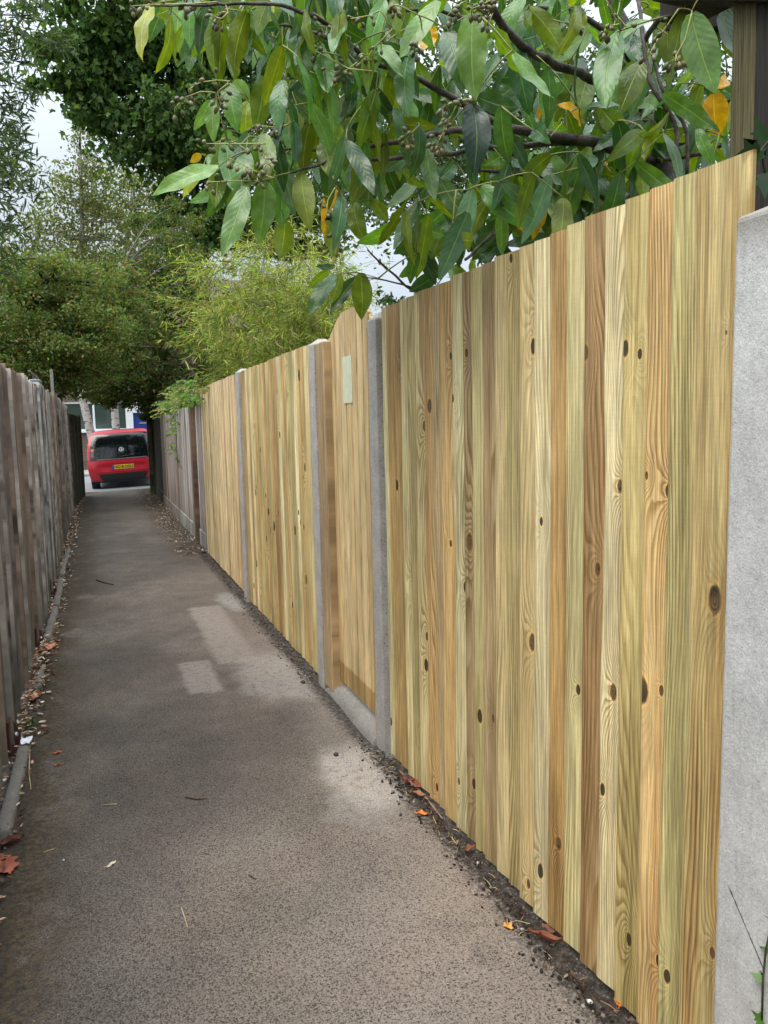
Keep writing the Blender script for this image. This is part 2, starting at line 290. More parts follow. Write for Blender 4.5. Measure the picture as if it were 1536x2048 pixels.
# ================================================================ GROUND
def ground_mats():
    q = NM('tarmac'); p = q.pos(); x, y, z = q.xyz(p)
    wv = q.noise(p, 5, 3, .6); wx = q.math('ADD', x, q.math('MULTIPLY', q.math('SUBTRACT', wv, .5), .22)); wy = q.math('ADD', y, q.math('MULTIPLY', q.math('SUBTRACT', q.noise(q.vm('ADD', p, (9,3,1)), 4, 3, .6), .5), .35))
    big = q.noise(p, 1.1, 4, .55); mid = q.noise(p, 6, 4, .6)
    v = q.vor(p, 210); vr = q.xyz(q.vor(p, 210, out='Color')); fine = q.noise(p, 300, 3, .7); mfine = q.noise(p, 150, 2, .6)
    # exposed aggregate: dark binder with pale worn stones
    near = q.rng(q.math('ADD', q.math('SUBTRACT', y, q.math('MULTIPLY', x, 1.0)), q.math('MULTIPLY', q.math('SUBTRACT', mid, .5), 3.0)), 3.6, .2)                                     # the worn, paler stretch by the near panel
    wear = q.math('ADD', q.math('MULTIPLY', q.rng(big, .35, .65), .3), q.math('ADD', .12, q.math('MULTIPLY', near, .5)))
    wear = q.math('ADD', wear, q.math('MULTIPLY', q.rng(wx, -.1, .55), q.math('MULTIPLY', near, .25)))
    wear = q.math('ADD', wear, q.math('MULTIPLY', q.math('SUBTRACT', mid, .5), .7))
    binder = q.mix(q.rng(mid, .3, .7), (.030,.024,.020), (.055,.044,.036))
    stone = q.sc(q.mix(vr[0], (.157,.126,.101), (.246,.203,.166)), q.rng(wear, 0, 1, .66, 1.12))
    sp = q.math('ADD', q.math('MULTIPLY', mfine, .95), q.math('MULTIPLY', fine, .25))
    th = q.rng(wear, 0.0, 1.05, .645, .525, smooth=False)
    jit = q.vm('ADD', p, q.vm('SCALE', q.comb(q.noise(p, 160, 1), q.noise(q.vm('ADD', p, (5,5,5)), 160, 1), 0.0), .006))
    def dots(scale, p0, p1, r0, r1):
        d_ = q.vor(jit, scale); k_ = q.xyz(q.vor(jit, scale, out='Color')); pr = q.rng(wear, 0.0, 1.05, p0, p1, smooth=False)
        on = q.math('LESS_THAN', k_[0], pr); rad = q.rng(k_[1], 0, 1, r0, r1, smooth=False); return q.math('MULTIPLY', on, q.rng(q.math('SUBTRACT', d_, rad), .06, -.06))
    dk = q.math('MAXIMUM', dots(160, .78, .28, .2, .58), dots(260, .72, .30, .2, .55)); mask = q.math('SUBTRACT', 1.0, q.math('MULTIPLY', dk, q.rng(fine, .3, .6, .55, 1.0)))
    mask = q.math('MULTIPLY', mask, q.rng(q.math('SUBTRACT', sp, th), -.09, .0, .35, 1.0))
    c = q.mix(mask, binder, stone)
    c = q.sc(c, q.rng(big, .3, .7, .92, 1.08))
    red = q.noise(q.vm('ADD', p, (3,7,0)), 2.3, 3)
    c = q.mix(q.rng(red, .45, .7, 0, .25), c, q.vm('MULTIPLY', c, (1.18,.98,.88)))
    white = q.math('MULTIPLY', q.rng(q.vor(p, 60), .12, .06), q.math('GREATER_THAN', q.xyz(q.vor(p, 60, out='Color'))[1], .93))
    c = q.mix(white, c, (.5,.47,.43))
    def boxm(x0, x1, y0, y1, s=.05, xx=wx, yy=wy):
        a = q.math('MULTIPLY', q.rng(xx, x0-s, x0+s), q.rng(xx, x1+s, x1-s)); b = q.math('MULTIPLY', q.rng(yy, y0-s, y0+s), q.rng(yy, y1+s, y1-s)); return q.math('MULTIPLY', a, b)
    def blob(cx, cy, rx, ry): return q.rng(q.vm('LENGTH', q.comb(q.math('DIVIDE', q.math('SUBTRACT', wx, cx), rx), q.math('DIVIDE', q.math('SUBTRACT', wy, cy), ry), 0.0)), 1.15, .55)
    hn = q.math('ADD', q.math('MULTIPLY', q.math('SUBTRACT', wv, .5), .04), q.math('MULTIPLY', q.math('SUBTRACT', mid, .5), .04)); hx = q.math('ADD', x, hn); hy = q.math('ADD', y, q.math('MULTIPLY', hn, 2.5))
    pale = (.25,.215,.185)
    for m_, a, cc in ((boxm(.40,.585,4.22,4.84,.022,hx,hy), .65, (.27,.23,.20)), (boxm(.63,.88,4.7,6.35,.035,hx,hy), .65, (.27,.225,.19)), (boxm(.8,1.12,4.3,6.2,.1), .42, (.19,.145,.115)),
                      (blob(.92,4.35,.26,.55), .62, (.30,.265,.235)), (blob(.98,2.92,.2,.36), .7, (.38,.33,.28)), (blob(.86,2.66,.14,.2), .3, (.33,.3,.27)), (blob(1.0,3.5,.2,.5), .2, pale), (blob(1.02,6.45,.14,.4), .65, (.28,.26,.235)), (blob(.85,7.5,.3,1.2), .3, (.17,.13,.105))):
        gr = q.sc(tuple(cc), q.rng(sp, .45, .7, .6, 1.25))
        c = q.mix(q.math('MULTIPLY', q.math('MULTIPLY', m_, a), q.rng(q.noise(p, 26, 4, .7), .32, .55, .35, 1.05)), c, gr)
    # damp dark stretch, oil marks
    for m_, a in ((blob(.3,4.3,.75,1.7), .36), (blob(.2,3.2,.35,.7), .3), (blob(.92,1.72,.05,.08), .3), (blob(.88,1.9,.06,.05), .2), (blob(.86,3.75,.16,.25), .35)):
        c = q.mix(q.math('MULTIPLY', m_, a), c, q.vm('MULTIPLY', c, (.42,.40,.42)))
    mm = q.noise(p, 3.3, 5, .7); mf = q.noise(p, 45, 4, .7)
    moss = q.math('MULTIPLY', q.rng(wx, -.06, -.34), q.rng(mm, .34, .48))
    moss2 = q.math('MULTIPLY', q.math('MULTIPLY', q.rng(wx, .62, .95), q.rng(y, 7.6, 9.6)), q.rng(mm, .38, .56))
    moss3 = q.math('MULTIPLY', q.rng(wx, .06, -.25), q.math('MULTIPLY', q.rng(y, 5.0, 7.5), q.rng(mm, .38, .5)))
    moss = q.math('MAXIMUM', q.math('MAXIMUM', moss, moss2), moss3)
    c = q.mix(q.math('MULTIPLY', moss, .9), c, q.mix(q.rng(mf, .4, .62), (.018,.014,.009), (.085,.056,.024)))
    ex = q.math('ADD', x, q.math('MULTIPLY', q.math('SUBTRACT', mf, .5), .16)); edge = q.math('MAXIMUM', q.rng(wx, -.25, -.42), q.rng(ex, 1.01, 1.085))
    edge = q.math('MINIMUM', edge, 1.0); c = q.mix(q.math('MULTIPLY', edge, q.rng(mf, .36, .56, .5, .92)), c, (.026,.021,.017))
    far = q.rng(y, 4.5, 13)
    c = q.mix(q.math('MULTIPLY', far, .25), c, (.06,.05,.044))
    h = q.math('ADD', q.math('MULTIPLY', sp, 1.0), q.math('MULTIPLY', mask, .35))
    q.pbr(c, .82, q.bump(h, .35, .002), spec=.25)
    s = NM('soil'); p = s.pos(); n = s.noise(p, 30, 5, .7); n2 = s.noise(p, 160, 3, .7); v = s.vor(p, 120); vr = s.xyz(s.vor(p, 120, out='Color'))
    c = s.mix(s.rng(n, .35, .65), (.03,.024,.019), (.085,.068,.054)); c = s.sc(c, s.rng(n2, .3, .7, .6, 1.5))
    c = s.mix(s.math('MULTIPLY', s.rng(v, .4, .25), s.math('GREATER_THAN', vr[0], .72)), c, (.17,.145,.125))
    s.pbr(c, .95, s.bump(s.math('ADD', n, n2), .8, .008), spec=.15)
    r = NM('road_asphalt'); p = r.pos(); r.pbr(r.sc((.21,.21,.215), r.rng(r.noise(p, 30, 5), .3, .7, .8, 1.2)), .85)
    e = NM('earth'); p = e.pos(); e.pbr(e.mix(e.rng(e.noise(p, 3, 5), .35, .65), (.03,.04,.015), (.05,.042,.03)), .95)
    return q.m, s.m, r.m, e.m
M_TAR, M_SOIL, M_ROAD, M_EARTH = ground_mats()
m = MB(); m.add([(-400,-60,-.12),(400,-60,-.12),(400,19.0,-.12),(-400,19.0,-.12),(400,700,-.12),(-400,700,-.12)], [(0,1,2,3),(3,2,4,5)]); tag(m.build('ground', M_EARTH), kind='structure')
# the tarmac path, with a ragged edge on both sides
ys = np.arange(-3, 19.75, .06); m = MB(); vs = []
for yy in ys:
    l = -.405 + .02*math.sin(yy*3.1)+random.uniform(-.012,.012); r = 1.085 + .012*math.sin(yy*2.3+1)+random.uniform(-.014,.014) + (.04 if 3.1 < yy < 4.05 else 0)
    vs += [(l,yy,-.03),(l,yy,0),(r,yy,0),(r,yy,-.03)]
m.add(vs, [(4*i+j, 4*i+j+1, 4*i+j+5, 4*i+j+4) for i in range(len(ys)-1) for j in range(3)])
o = m.build('path', M_TAR, recalc=False); o.data.flip_normals(); tag(o, kind='structure')
def lumpy(name, x0, x1, y0, y1, zf, dx, mat, amp=.012):
    nx = int((x1-x0)/dx)+1; ny = int((y1-y0)/dx)+1; X, Y = np.meshgrid(np.linspace(x0,x1,nx), np.linspace(y0,y1,ny)); Z = zf(X,Y) + RNG.normal(0,1,X.shape)*amp*.5
    for _ in range(2): Z[1:-1,1:-1] = (Z[1:-1,1:-1]*2 + Z[:-2,1:-1]+Z[2:,1:-1]+Z[1:-1,:-2]+Z[1:-1,2:])/6
    Z += RNG.normal(0,1,X.shape)*amp*.22
    V = np.stack([X,Y,Z],-1).reshape(-1,3); i = (np.arange(ny-1)[:,None]*nx+np.arange(nx-1)[None]).ravel()
    return soup(name, mat, V, np.stack([i,i+1,i+nx+1,i+nx],1), smooth=False)
tag(lumpy('soil_strip', 1.0, 1.22, -2.5, 9.2, lambda X,Y: -.016+.0*X, .012, M_SOIL, .016), kind='structure')
tag(lumpy('soil_strip', .98, 1.4, 9.2, 19.6, lambda X,Y: -.005+.06*np.clip(X-1.05,0,1), .03, M_SOIL, .02), kind='structure')
tag(lumpy('soil_strip', -.62, -.37, -2.5, 19.6, lambda X,Y: -.012+.0*X, .016, M_SOIL, .018), kind='structure')
TILT = .035
def rz(x): return -.06 + TILT*(x-.5)
def slope_box(mb, x0, x1, y0, y1, z0, z1, n=8):
    xs = np.linspace(x0, x1, n+1)
    for a, b in zip(xs[:-1], xs[1:]):
        mb.add([(a,y0,z0+TILT*(a-.5)),(b,y0,z0+TILT*(b-.5)),(b,y1,z0+TILT*(b-.5)),(a,y1,z0+TILT*(a-.5)),(a,y0,z1+TILT*(a-.5)),(b,y0,z1+TILT*(b-.5)),(b,y1,z1+TILT*(b-.5)),(a,y1,z1+TILT*(a-.5))],
           [(0,3,2,1),(4,5,6,7),(0,1,5,4),(1,2,6,5),(2,3,7,6),(3,0,4,7)])
m = MB(); slope_box(m, -1.9, 3.2, 19.9, 28.0, -.14, -.045); tag(m.build('road', M_ROAD), kind='structure')
M_KERB = concrete_mat('kerb_concrete', (.2,.19,.165), 1, .3, .6)
m = MB(); slope_box(m, -1.9, 3.2, 19.72, 19.9, -.14, .012); tag(m.build('kerb', M_KERB, bevel=.02), kind='structure')
m = MB(); slope_box(m, -1.9, 3.2, 28.0, 31.2, -.14, .03); tag(m.build('pavement', concrete_mat('paving', (.3,.29,.27), .5, .2, .4)), kind='structure')
# ================================================================ NEW TIMBER FENCE (right)
FX = 1.135
def featheredge(mb, edges, tints, x, zb, ztop, thick=.013, thin=.006, side=1, jitter=.002, wave=True):
    """edges run along Y from near to far; the far edge of each board is thick and proud (side=+1: fence faces -X)"""
    for i, (a, b) in enumerate(zip(edges[:-1], edges[1:])):
        zt = ztop(.5*(a+b)) + random.uniform(-.004,.004); j = random.uniform(-jitter, jitter); z0 = zb + random.uniform(-.006, .006)
        t1, t2 = tints[i]
        xa, xb = x + .0075 + j, x + j                # front face: near edge recessed, far edge proud
        a2 = a - .012                                # runs under the nearer neighbour
        n = 1
        if wave:
            cup = random.uniform(-.0008,.0022); L_ = 16; am = random.choice([.0006,.0012,.002,.004]); ph = random.uniform(0,9); vs = []
            for k_ in range(L_+1):
                zz = z0+(zt-z0)*k_/L_; e = b + am*(math.sin(zz*3.1+ph)+.6*math.sin(zz*7.7+ph*2)+.4*math.sin(zz*17+ph)); xw = j*.6*math.sin(zz*2+ph)
                ed = x+.0035+j+xw; mid_ = .45*(xa+.005)+.55*xb + xw - cup
                vs += [(xa+.0055+xw, a-.006, zz), (mid_, .45*a+.55*e, zz), (xb+xw, e-.009, zz), (xb+.0012+xw, e-.003, zz), (ed, e, zz), (x+.02, b, zz), (x+.02, a-.006, zz)]
            mb.add(vs, [(k_*7+q_, k_*7+(q_+1)%7, (k_+1)*7+(q_+1)%7, (k_+1)*7+q_) for k_ in range(L_) for q_ in range(7)] + [tuple(range(7)), tuple(L_*7+q_ for q_ in range(6,-1,-1))], bid=float(i+1), tint=t1, tint2=t2); continue
        xa += .003; pts = [(xa, a), (xb, b-.0015), (xb+.0015, b), (x+.018, b), (x+.018, a)]
        mb.prism(pts, 'z', z0, zt, bid=float(i+1), tint=t1, tint2=t2)
GAIN = 1.13; PULL = True
def T(r, g, b, r2=None, g2=None, b2=None):
    if PULL and r > g and g > b and r+g+b > 330 and b < .86*r: v_ = np.array((r,g,b), float); k_ = v_.sum()/480; v_ = v_*.72 + np.array((200,178,130))*(.5*k_+.5)*.28; r,g,b = v_ * np.array((1.015,1.0,.98))
    elif g >= r: r, g = g*1.0, (r+g)/2*.96
    if r2 is not None and g2 > .96*r2: r2, g2 = max(r2,g2)*1.03, max(r2,g2)*.955
    if PULL and r2 is not None and r > 150 and b < .86*r: r2,g2,b2 = np.array((r2,g2,b2))*.62 + np.array((r,g,b))*.36
    a = np.array(s2l((r,g,b)))*GAIN
    c2 = np.array(s2l((r2,g2,b2)))*GAIN if r2 is not None else a*np.array((.74,.70,.62))
    return (tuple(a), tuple(c2))
P1_E = [1.141,1.262,1.33,1.405,1.485,1.555,1.637,1.715,1.79,1.865,1.945,2.02,2.09,2.17,2.24,2.31,2.385,2.485,2.545,2.63,2.71,2.785,2.85,2.925,3.0,3.06]
P1_T = [T(196,178,124,150,104,52), T(186,180,126,150,150,92), T(212,180,124,200,146,90), T(184,168,112,140,124,72), T(216,206,168,190,176,130), T(166,134,92,128,96,60), T(200,194,146,170,170,110),
        T(180,146,92,150,104,52), T(212,204,168,186,168,120), T(198,180,134,176,150,96), T(172,160,112,140,136,84), T(204,190,146,184,160,100), T(164,144,108,136,112,78), T(192,184,134,166,160,100), T(158,138,102,132,106,74),
        T(198,194,154,160,172,128), T(204,170,114,172,128,70), T(184,164,128,150,128,90), T(200,166,114,166,122,68), T(196,184,140,170,150,100), T(170,158,112,136,124,76), T(204,194,150,176,160,108), T(164,136,88,126,92,50), T(186,158,104,150,112,62), T(194,190,150,164,172,130)]
K1 = [(1427,1200,14),(1287,1380,12),(1334,1953,6.5),(1311,1923,5.5),(1421,1907,6),(1256,1880,6),(1331,982,6),(1295,951,4),(1237,973,6),(1192,1139,6),(1318,1382,5),(1225,1385,7.5),(1153,1380,5),(1207,1578,6),(1115,1688,6),
      (1064,693,7),(1069,645,5),(1173,705,7),(1253,697,7.5),(1277,708,5),(1022,517,4),(932,706,4),(899,712,3.5),(858,812,6.5),(847,852,5),(908,797,4),(796,970,5),(937,1085,8),(823,1178,5.5),(900,1087,3.5),(1083,1043,4),
      (1063,1285,8),(960,1432,6.5),(985,1437,4),(1057,1768,4.5),(1082,1742,7),(920,1562,3.5),(945,1568,5),(872,1575,4),(842,1478,4),(782,1443,4),(853,1273,4),(928,1175,5),(852,1330,6),(1449,665,2.5),(803,735,4)]
def knots_from(px_list, edges, X):
    out = []
    for (px, py, r) in px_list:
        P = atX(px, py, X); depth = (RC.T @ (P-np.array([0,0,CAMH])))[2]
        b = int(np.searchsorted(edges, P[1])); b = min(max(b, 1), len(edges)-1)
        rad = .82*abs(atX(px-r, py, X)[1]-atX(px+r, py, X)[1])/2; rad = min(rad, 1.15*r*depth/F)
        out.append((P[1], P[2], b, rad))
    return out
M_W1 = wood_mat('treated_pine_near', knots_from(K1, P1_E, FX+.004))
RAILC = T(150,128,84)
def rails(par, y0, y1, zs):
    for z in zs:
        mb = MB(); mb.box(FX+.021, y0, z-.04, FX+.07, y1, z+.04, bid=3.0, tint=RAILC[0], tint2=RAILC[1]); mb.build('rail', M_RAIL, par)
M_RAIL = wood_mat('rail_timber', gfreq=30)
def new_panel(edges, tints, mat, ztop, zb, label, group='new pale timber fence panels'):
    t = empty('fence_panel', (FX+.02, (edges[0]+edges[-1])/2, 0), label, 'fence panel', group)
    mb = MB(); featheredge(mb, edges, tints, FX, zb, ztop); mb.build('board_panel', mat, t)
    rails(t, edges[0]+.01, edges[-1]-.01, (.35,1.0,1.65)); return t
new_panel(P1_E, P1_T, M_W1, lambda y: 1.935-.004*(y-1.1), .014, 'nearest new pale timber panel with big dark knots, between wide concrete post and gate')
def rnd_edges(a, b, wd): 
    e = [a]
    while e[-1] < b-.5*wd: e.append(e[-1]+wd*random.uniform(.85,1.2))
    e = np.array(e); return list(a+(e-a)*(b-a)/(e[-1]-a))
PAL = [T(204,192,146,176,158,106), T(190,166,112,150,116,66), T(176,164,116,142,132,82), T(212,204,166,186,172,126), T(196,164,110,166,122,70), T(166,142,98,132,102,64), T(198,194,152,164,172,128), T(190,182,134,160,150,94)]
PALB = [T(212,192,156,180,150,112), T(192,166,130,160,132,98), T(222,204,168,190,162,122), T(180,154,120,150,122,90), T(206,194,154,176,156,116)]
e3 = rnd_edges(4.175, 6.40, .088); k3 = [(600,1045,3.5),(577,760,3),(560,870,3),(520,900,2.5),(610,935,4),(585,1210,3),(540,1060,3),(512,985,3),(625,800,3),(562,990,2.5)]
kk = knots_from(k3, e3, FX+.004) + [(random.uniform(4.2,6.4), random.uniform(.1,1.85), None, random.uniform(.008,.018)) for _ in range(22)]
kk = [(a, b, c if c else int(min(max(np.searchsorted(e3, a),1),len(e3)-1)), d) for a,b,c,d in kk]
new_panel(e3, [random.choice(PAL) for _ in e3], wood_mat('treated_pine_mid', kk), lambda y: 1.905, .012, 'new pale timber panel beyond the gate, between gate post and slim concrete post')
e4 = rnd_edges(6.56, 8.96, .085)
new_panel(e4, [random.choice(PALB) for _ in e4], wood_mat('treated_pine_far', vknots=.14, gfreq=60, streak=.8, dark=.8), lambda y: 1.905-.012*max(0,y-8), .03, 'farthest new timber panel, pinkish tan, next to the old grey fence')
# concrete posts
M_C1 = concrete_mat('cast_concrete', (.54,.525,.50), .55, 1.3, 1.0, stain=1.80, crack=True); M_C2 = concrete_mat('post_concrete', (.385,.355,.325), 1.0, 1.0, 1.2)
def post(y0, y1, x0, x1, zt, cap, mat, label, bev=.006):
    mb = MB(); cy, cx = (y0+y1)/2, (x0+x1)/2; z0 = -.1
    vs = [(x0,y0,z0),(x1,y0,z0),(x1,y1,z0),(x0,y1,z0),(x0,y0,zt),(x1,y0,zt),(x1,y1,zt),(x0,y1,zt)]
    i = .35; q = [(cx+(a-cx)*i, cy+(b-cy)*i, zt+cap) for a,b in ((x0,y0),(x1,y0),(x1,y1),(x0,y1))]
    mb.add(vs+q, [(0,3,2,1),(0,1,5,4),(1,2,6,5),(2,3,7,6),(3,0,4,7),(4,5,9,8),(5,6,10,9),(6,7,11,10),(7,4,8,11),(8,9,10,11)])
    o = mb.build('concrete_post', mat, bevel=bev); o.location = (0,0,0); return tag(o, label, 'fence post', 'concrete fence posts')
post(.885, 1.113, 1.088, 1.30, 1.80, .03, M_C1, 'wide pale grey concrete post at the right edge, in front of dark timber', .008)
post(3.085, 3.19, 1.118, 1.24, 1.892, .032, M_C2, 'speckled concrete post between the nearest new panel and the gate')
post(4.055, 4.17, 1.118, 1.24, 1.888, .03, M_C2, 'speckled concrete post beside the brown timber gate post')
post(6.41, 6.545, 1.12, 1.24, 1.905, .03, M_C2, 'slim concrete post between the two farther new timber panels')
post(8.985, 9.10, 1.14, 1.26, 1.80, .02, concrete_mat('old_concrete', (.17,.165,.15), 1.0, 1.0, 1.0), 'rough dark old concrete post where the new fence meets the old grey one')
# gate
GX = 1.16; GT = [T(200,176,134,182,152,108), T(192,168,124,172,142,100), T(206,184,142,186,158,116)]
gate = empty('garden_gate', (GX, 3.6, 0), 'tongue and groove timber garden gate with curved top and pale blank plate', 'gate')
mb = MB(); y0g, y1g = 3.205, 3.985; nb = 9
def gtop(y):
    t = (y-y0g)/(y1g-y0g); s = min(1, max(0, min(t/.22, (1-t)/.42))); return 1.885 + .115*s*s*(3-2*s)
for i in range(nb):
    a = y0g+(y1g-y0g)*i/nb+.001; b = y0g+(y1g-y0g)*(i+1)/nb-.001; t1, t2 = GT[i%3]; sub = 5; cut = [0,.09,.35,.65,.91,1]
    for s in range(sub):
        ya, yb = a+(b-a)*cut[s], a+(b-a)*cut[s+1]; xa = GX + (.016 if s == 0 else 0); xb = GX + (.016 if s == sub-1 else 0)
        mb.add([(xa,ya,.095),(xb,yb,.095),(xb,yb,gtop(yb)),(xa,ya,gtop(ya)),(GX+.02,ya,.095),(GX+.02,yb,.095),(GX+.02,yb,gtop(yb)),(GX+.02,ya,gtop(ya))],
               [(0,3,2,1),(3,7,6,2),(0,1,5,4),(4,5,6,7)], bid=float(i+20), tint=t1, tint2=t2)
M_GATE = wood_mat('gate_boards', vknots=.12, gfreq=60, dark=.35, streak=.35, stain=(.20,.02,(.66,.58,.46)))
mb.build('board_panel', M_GATE, gate)
for (za, zc) in ((.15,.24),(.95,1.04),(1.62,1.71)):
    mb = MB(); mb.box(GX+.021, y0g+.02, za, GX+.062, y1g-.02, zc, bid=2.0, tint=RAILC[0], tint2=RAILC[1]); mb.build('ledge', M_RAIL, gate)
mb = MB(); mb.box(GX-.003, 3.535, 1.558, GX-.0005, 3.678, 1.782); pl = mb.build('plate', flat('plate_paint', s2l((206,206,176)), .55, var=.06, scale=20), gate); pl['label'] = 'pale blank plate'
BR = T(156,132,102,130,106,78)
mb = MB(); mb.box(1.116, 3.875, .028, 1.22, 4.02, 1.883, bid=31.0, tint=BR[0], tint2=BR[1]); mb.box(1.124, 4.0215, .02, 1.21, 4.05, 1.885, bid=33.0, tint=GT[0][0], tint2=GT[0][1])
tag(mb.build('gate_post', wood_mat('brown_post_timber', vknots=.1, gfreq=45, dark=.4), bevel=.007), 'brown square timber gate post beside a speckled concrete post', 'gate post')
mb = MB(); mb.box(1.128, 3.2025, .0, 1.156, 3.225, 1.87, bid=36.0, tint=s2l((186,150,90)), tint2=s2l((160,120,66)))
tag(mb.build('gate_stop', wood_mat('batten_timber', gfreq=40), bevel=.002), 'thin orange timber batten on the gate side of the concrete post', 'batten')
# threshold: rounded concrete haunch under the gate
m = MB(); N_ = 40; vs = []; prof = [(0,-.02),(.01,.018),(.03,.042),(.06,.056),(.10,.062),(.19,.064),(.19,-.05)]
for i in range(N_+1):
    y = 3.19+(4.0-3.19)*i/N_; e = min(1, (N_-i)/3+.25)
    for (a, b) in prof: vs.append((1.10+a*.8+.006*math.sin(y*7)+random.uniform(-.0015,.0015), y, b*e + random.uniform(-.001,.001)))
k = len(prof); m.add(vs, [(i*k+j, (i+1)*k+j, (i+1)*k+j+1, i*k+j+1) for i in range(N_) for j in range(k-1)] + [tuple(range(k-1,-1,-1)), tuple(N_*k+j for j in range(k))], smooth=True)
tag(m.build('gate_threshold', concrete_mat('threshold_concrete', (.22,.2,.175), .8, .5, .8)), 'rounded pale concrete threshold on the path under the gate', 'threshold')
# ================================================================ OLD FENCES
GAIN = 1.0; PULL = False
OLD = [T(156,148,140,122,112,102), T(132,120,110,104,90,78), T(170,162,154,134,126,118), T(136,118,104,108,90,76), T(120,110,104,92,82,76), T(182,176,166,146,136,126), T(128,120,120,104,94,92)]
OLDB = [T(196,190,186,164,152,146), T(176,164,156,146,128,120), T(206,202,194,174,168,158), T(166,148,140,134,116,110)]
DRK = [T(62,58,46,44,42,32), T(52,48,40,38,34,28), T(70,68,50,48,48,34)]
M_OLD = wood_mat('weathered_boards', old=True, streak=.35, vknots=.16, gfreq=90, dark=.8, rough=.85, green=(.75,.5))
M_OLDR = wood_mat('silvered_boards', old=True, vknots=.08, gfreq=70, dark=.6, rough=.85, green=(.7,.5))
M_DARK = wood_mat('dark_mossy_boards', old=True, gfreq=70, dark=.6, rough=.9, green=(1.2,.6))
LX = -.455
def left_panel(y0, y1, zt, label, pal=[(tuple(np.array(a_)*np.array((.68,.67,.66))), tuple(np.array(b_)*np.array((.70,.69,.67)))) for a_, b_ in OLD], mat=None, x=LX, wd=.155, post_h=.02):
    t = empty('fence_panel', (x-.02, (y0+y1)/2, 0), label, 'fence panel', 'old fence panels along the left side')
    mb = MB(); e = rnd_edges(y0, y1-.11, wd)
    for i, (a, b) in enumerate(zip(e[:-1], e[1:])):
        t1, t2 = random.choice(pal); th = random.choice([.002,.004,.008,.016,.024]); j = random.uniform(-.003,.003); lean = random.uniform(-.008,.008)
        n = 8; z0 = .02+random.uniform(-.015,.02); z1 = zt+random.uniform(-.014,.014)
        vs = []
        for (zz, dy) in ((z0,0),(z1,lean)):
            vs += [(x+th+j, a+dy, zz), (x+j-.002, b+dy-.002, zz), (x-.02, b+dy-.002, zz), (x-.02, a+dy, zz)]
        bd = float(i+1+int(y0*13)%90); mb.add(vs, [(0,1,2,3),(4,7,6,5),(0,4,5,1),(1,5,6,2),(2,6,7,3)], bid=bd, tint=t1, tint2=t2)
        mb.add([vs[3],vs[7],vs[4],vs[0]], [(0,1,2,3)], bid=bd, tint=tuple(np.minimum(.6, np.array(t1)*2.1)), tint2=tuple(np.array(t1)*1.3))  # near edge tint raised: cleaner wood, plus camera-side light painted in
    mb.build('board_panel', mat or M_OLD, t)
    mb = MB(); tp = random.choice(pal[1:4:2]); mb.box(x-.075, y1-.108, -.02, x+random.uniform(-.004,.004), y1-.004, zt+post_h, bid=random.uniform(1,90), tint=tp[0], tint2=tp[1]); mb.build('post', mat or M_OLD, t, bevel=.003)
    for z in (.4,1.5):
        mb = MB(); mb.box(x-.07, y0+.01, z, x-.022, y1-.115, z+.08, bid=4.0, tint=pal[0][0], tint2=pal[0][1]); mb.build('rail', mat or M_OLD, t)
    return t
LP = [(-1.6,.3,1.80,'old brown panel nearest to the viewer at the left'), (.3,2.05,1.80,'old weathered panel at the near left, just out of the alley foreground'), (2.05,3.82,1.81,'dark weathered grey board panel at the left edge, nearest in view'),
      (3.82,5.6,1.825,'weathered board panel between the two nearer red post shoes on the left'), (5.6,7.4,1.845,'weathered grey brown panel just beyond the third red post shoe'), (7.4,9.2,1.885,'weathered panel under the white box and wooden stake'),
      (9.2,11.0,1.90,'grey left hand panel just beyond the wooden stake'), (11.0,12.8,1.91,'narrow looking grey panel midway down the left side'), (12.8,14.2,1.90,'second last grey panel before the dark mossy panel on the left'), (14.2,15.5,1.89,'last grey panel on the left, touching the dark mossy one')]
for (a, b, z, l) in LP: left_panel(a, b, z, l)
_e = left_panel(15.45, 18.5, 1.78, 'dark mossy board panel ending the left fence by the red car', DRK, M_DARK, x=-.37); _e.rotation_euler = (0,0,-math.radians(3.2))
# old fence on the right, beyond the new panels
def right_old(y0, y1, zt, label, pal, mat, x=1.175, wd=.14, gravel=True, zb=.2):
    t = empty('fence_panel', (x+.02, (y0+y1)/2, 0), label, 'fence panel', 'old fence panels along the right side')
    mb = MB(); e = rnd_edges(y0, y1, wd)
    for i, (a, b) in enumerate(zip(e[:-1], e[1:])):
        t1, t2 = random.choice(pal); z1 = zt+random.uniform(-.012,.012); j = random.uniform(-.004,.004)
        mb.prism([(x+.008+j, a),(x+j, b-.003),(x+.02, b-.003),(x+.02, a)], 'z', zb, z1, bid=float(i+1), tint=t1, tint2=t2)
    mb.build('board_panel', mat, t)
    if gravel:
        mb = MB(); mb.box(x-.012, y0, .0, x+.018, y1, zb-.004, bid=60.0, tint=pal[0][0], tint2=pal[0][1]); mb.build('gravel_board', mat, t)
    return t
t = right_old(9.12, 9.9, 1.745, 'short silvered grey panel with a capping rail, next to the new fence', OLDB, M_OLDR)
mb = MB(); mb.box(1.145, 9.11, 1.762, 1.21, 9.9, 1.79, bid=8.0, tint=OLDB[0][0], tint2=OLDB[0][1]); mb.build('capping_rail', M_OLDR, t)
right_old(10.03, 12.3, 1.745, 'silvered grey panel under the wisteria with bowed gravel board', OLDB, M_OLDR)
right_old(12.36, 15.4, 1.72, 'grey green old panel hung with the wisteria tendril', [OLDB[1], OLDB[3], T(120,124,104)], M_OLDR)
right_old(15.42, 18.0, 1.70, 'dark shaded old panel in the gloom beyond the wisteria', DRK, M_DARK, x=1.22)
mb = MB(); tp = T(120,96,80); mb.box(1.12, 9.905, .0, 1.2, 10.02, 1.75, bid=12.0, tint=tp[0], tint2=tp[1]); tag(mb.build('timber_post', M_OLDR, bevel=.004), 'brown timber post standing proud in the old grey fence', 'fence post')
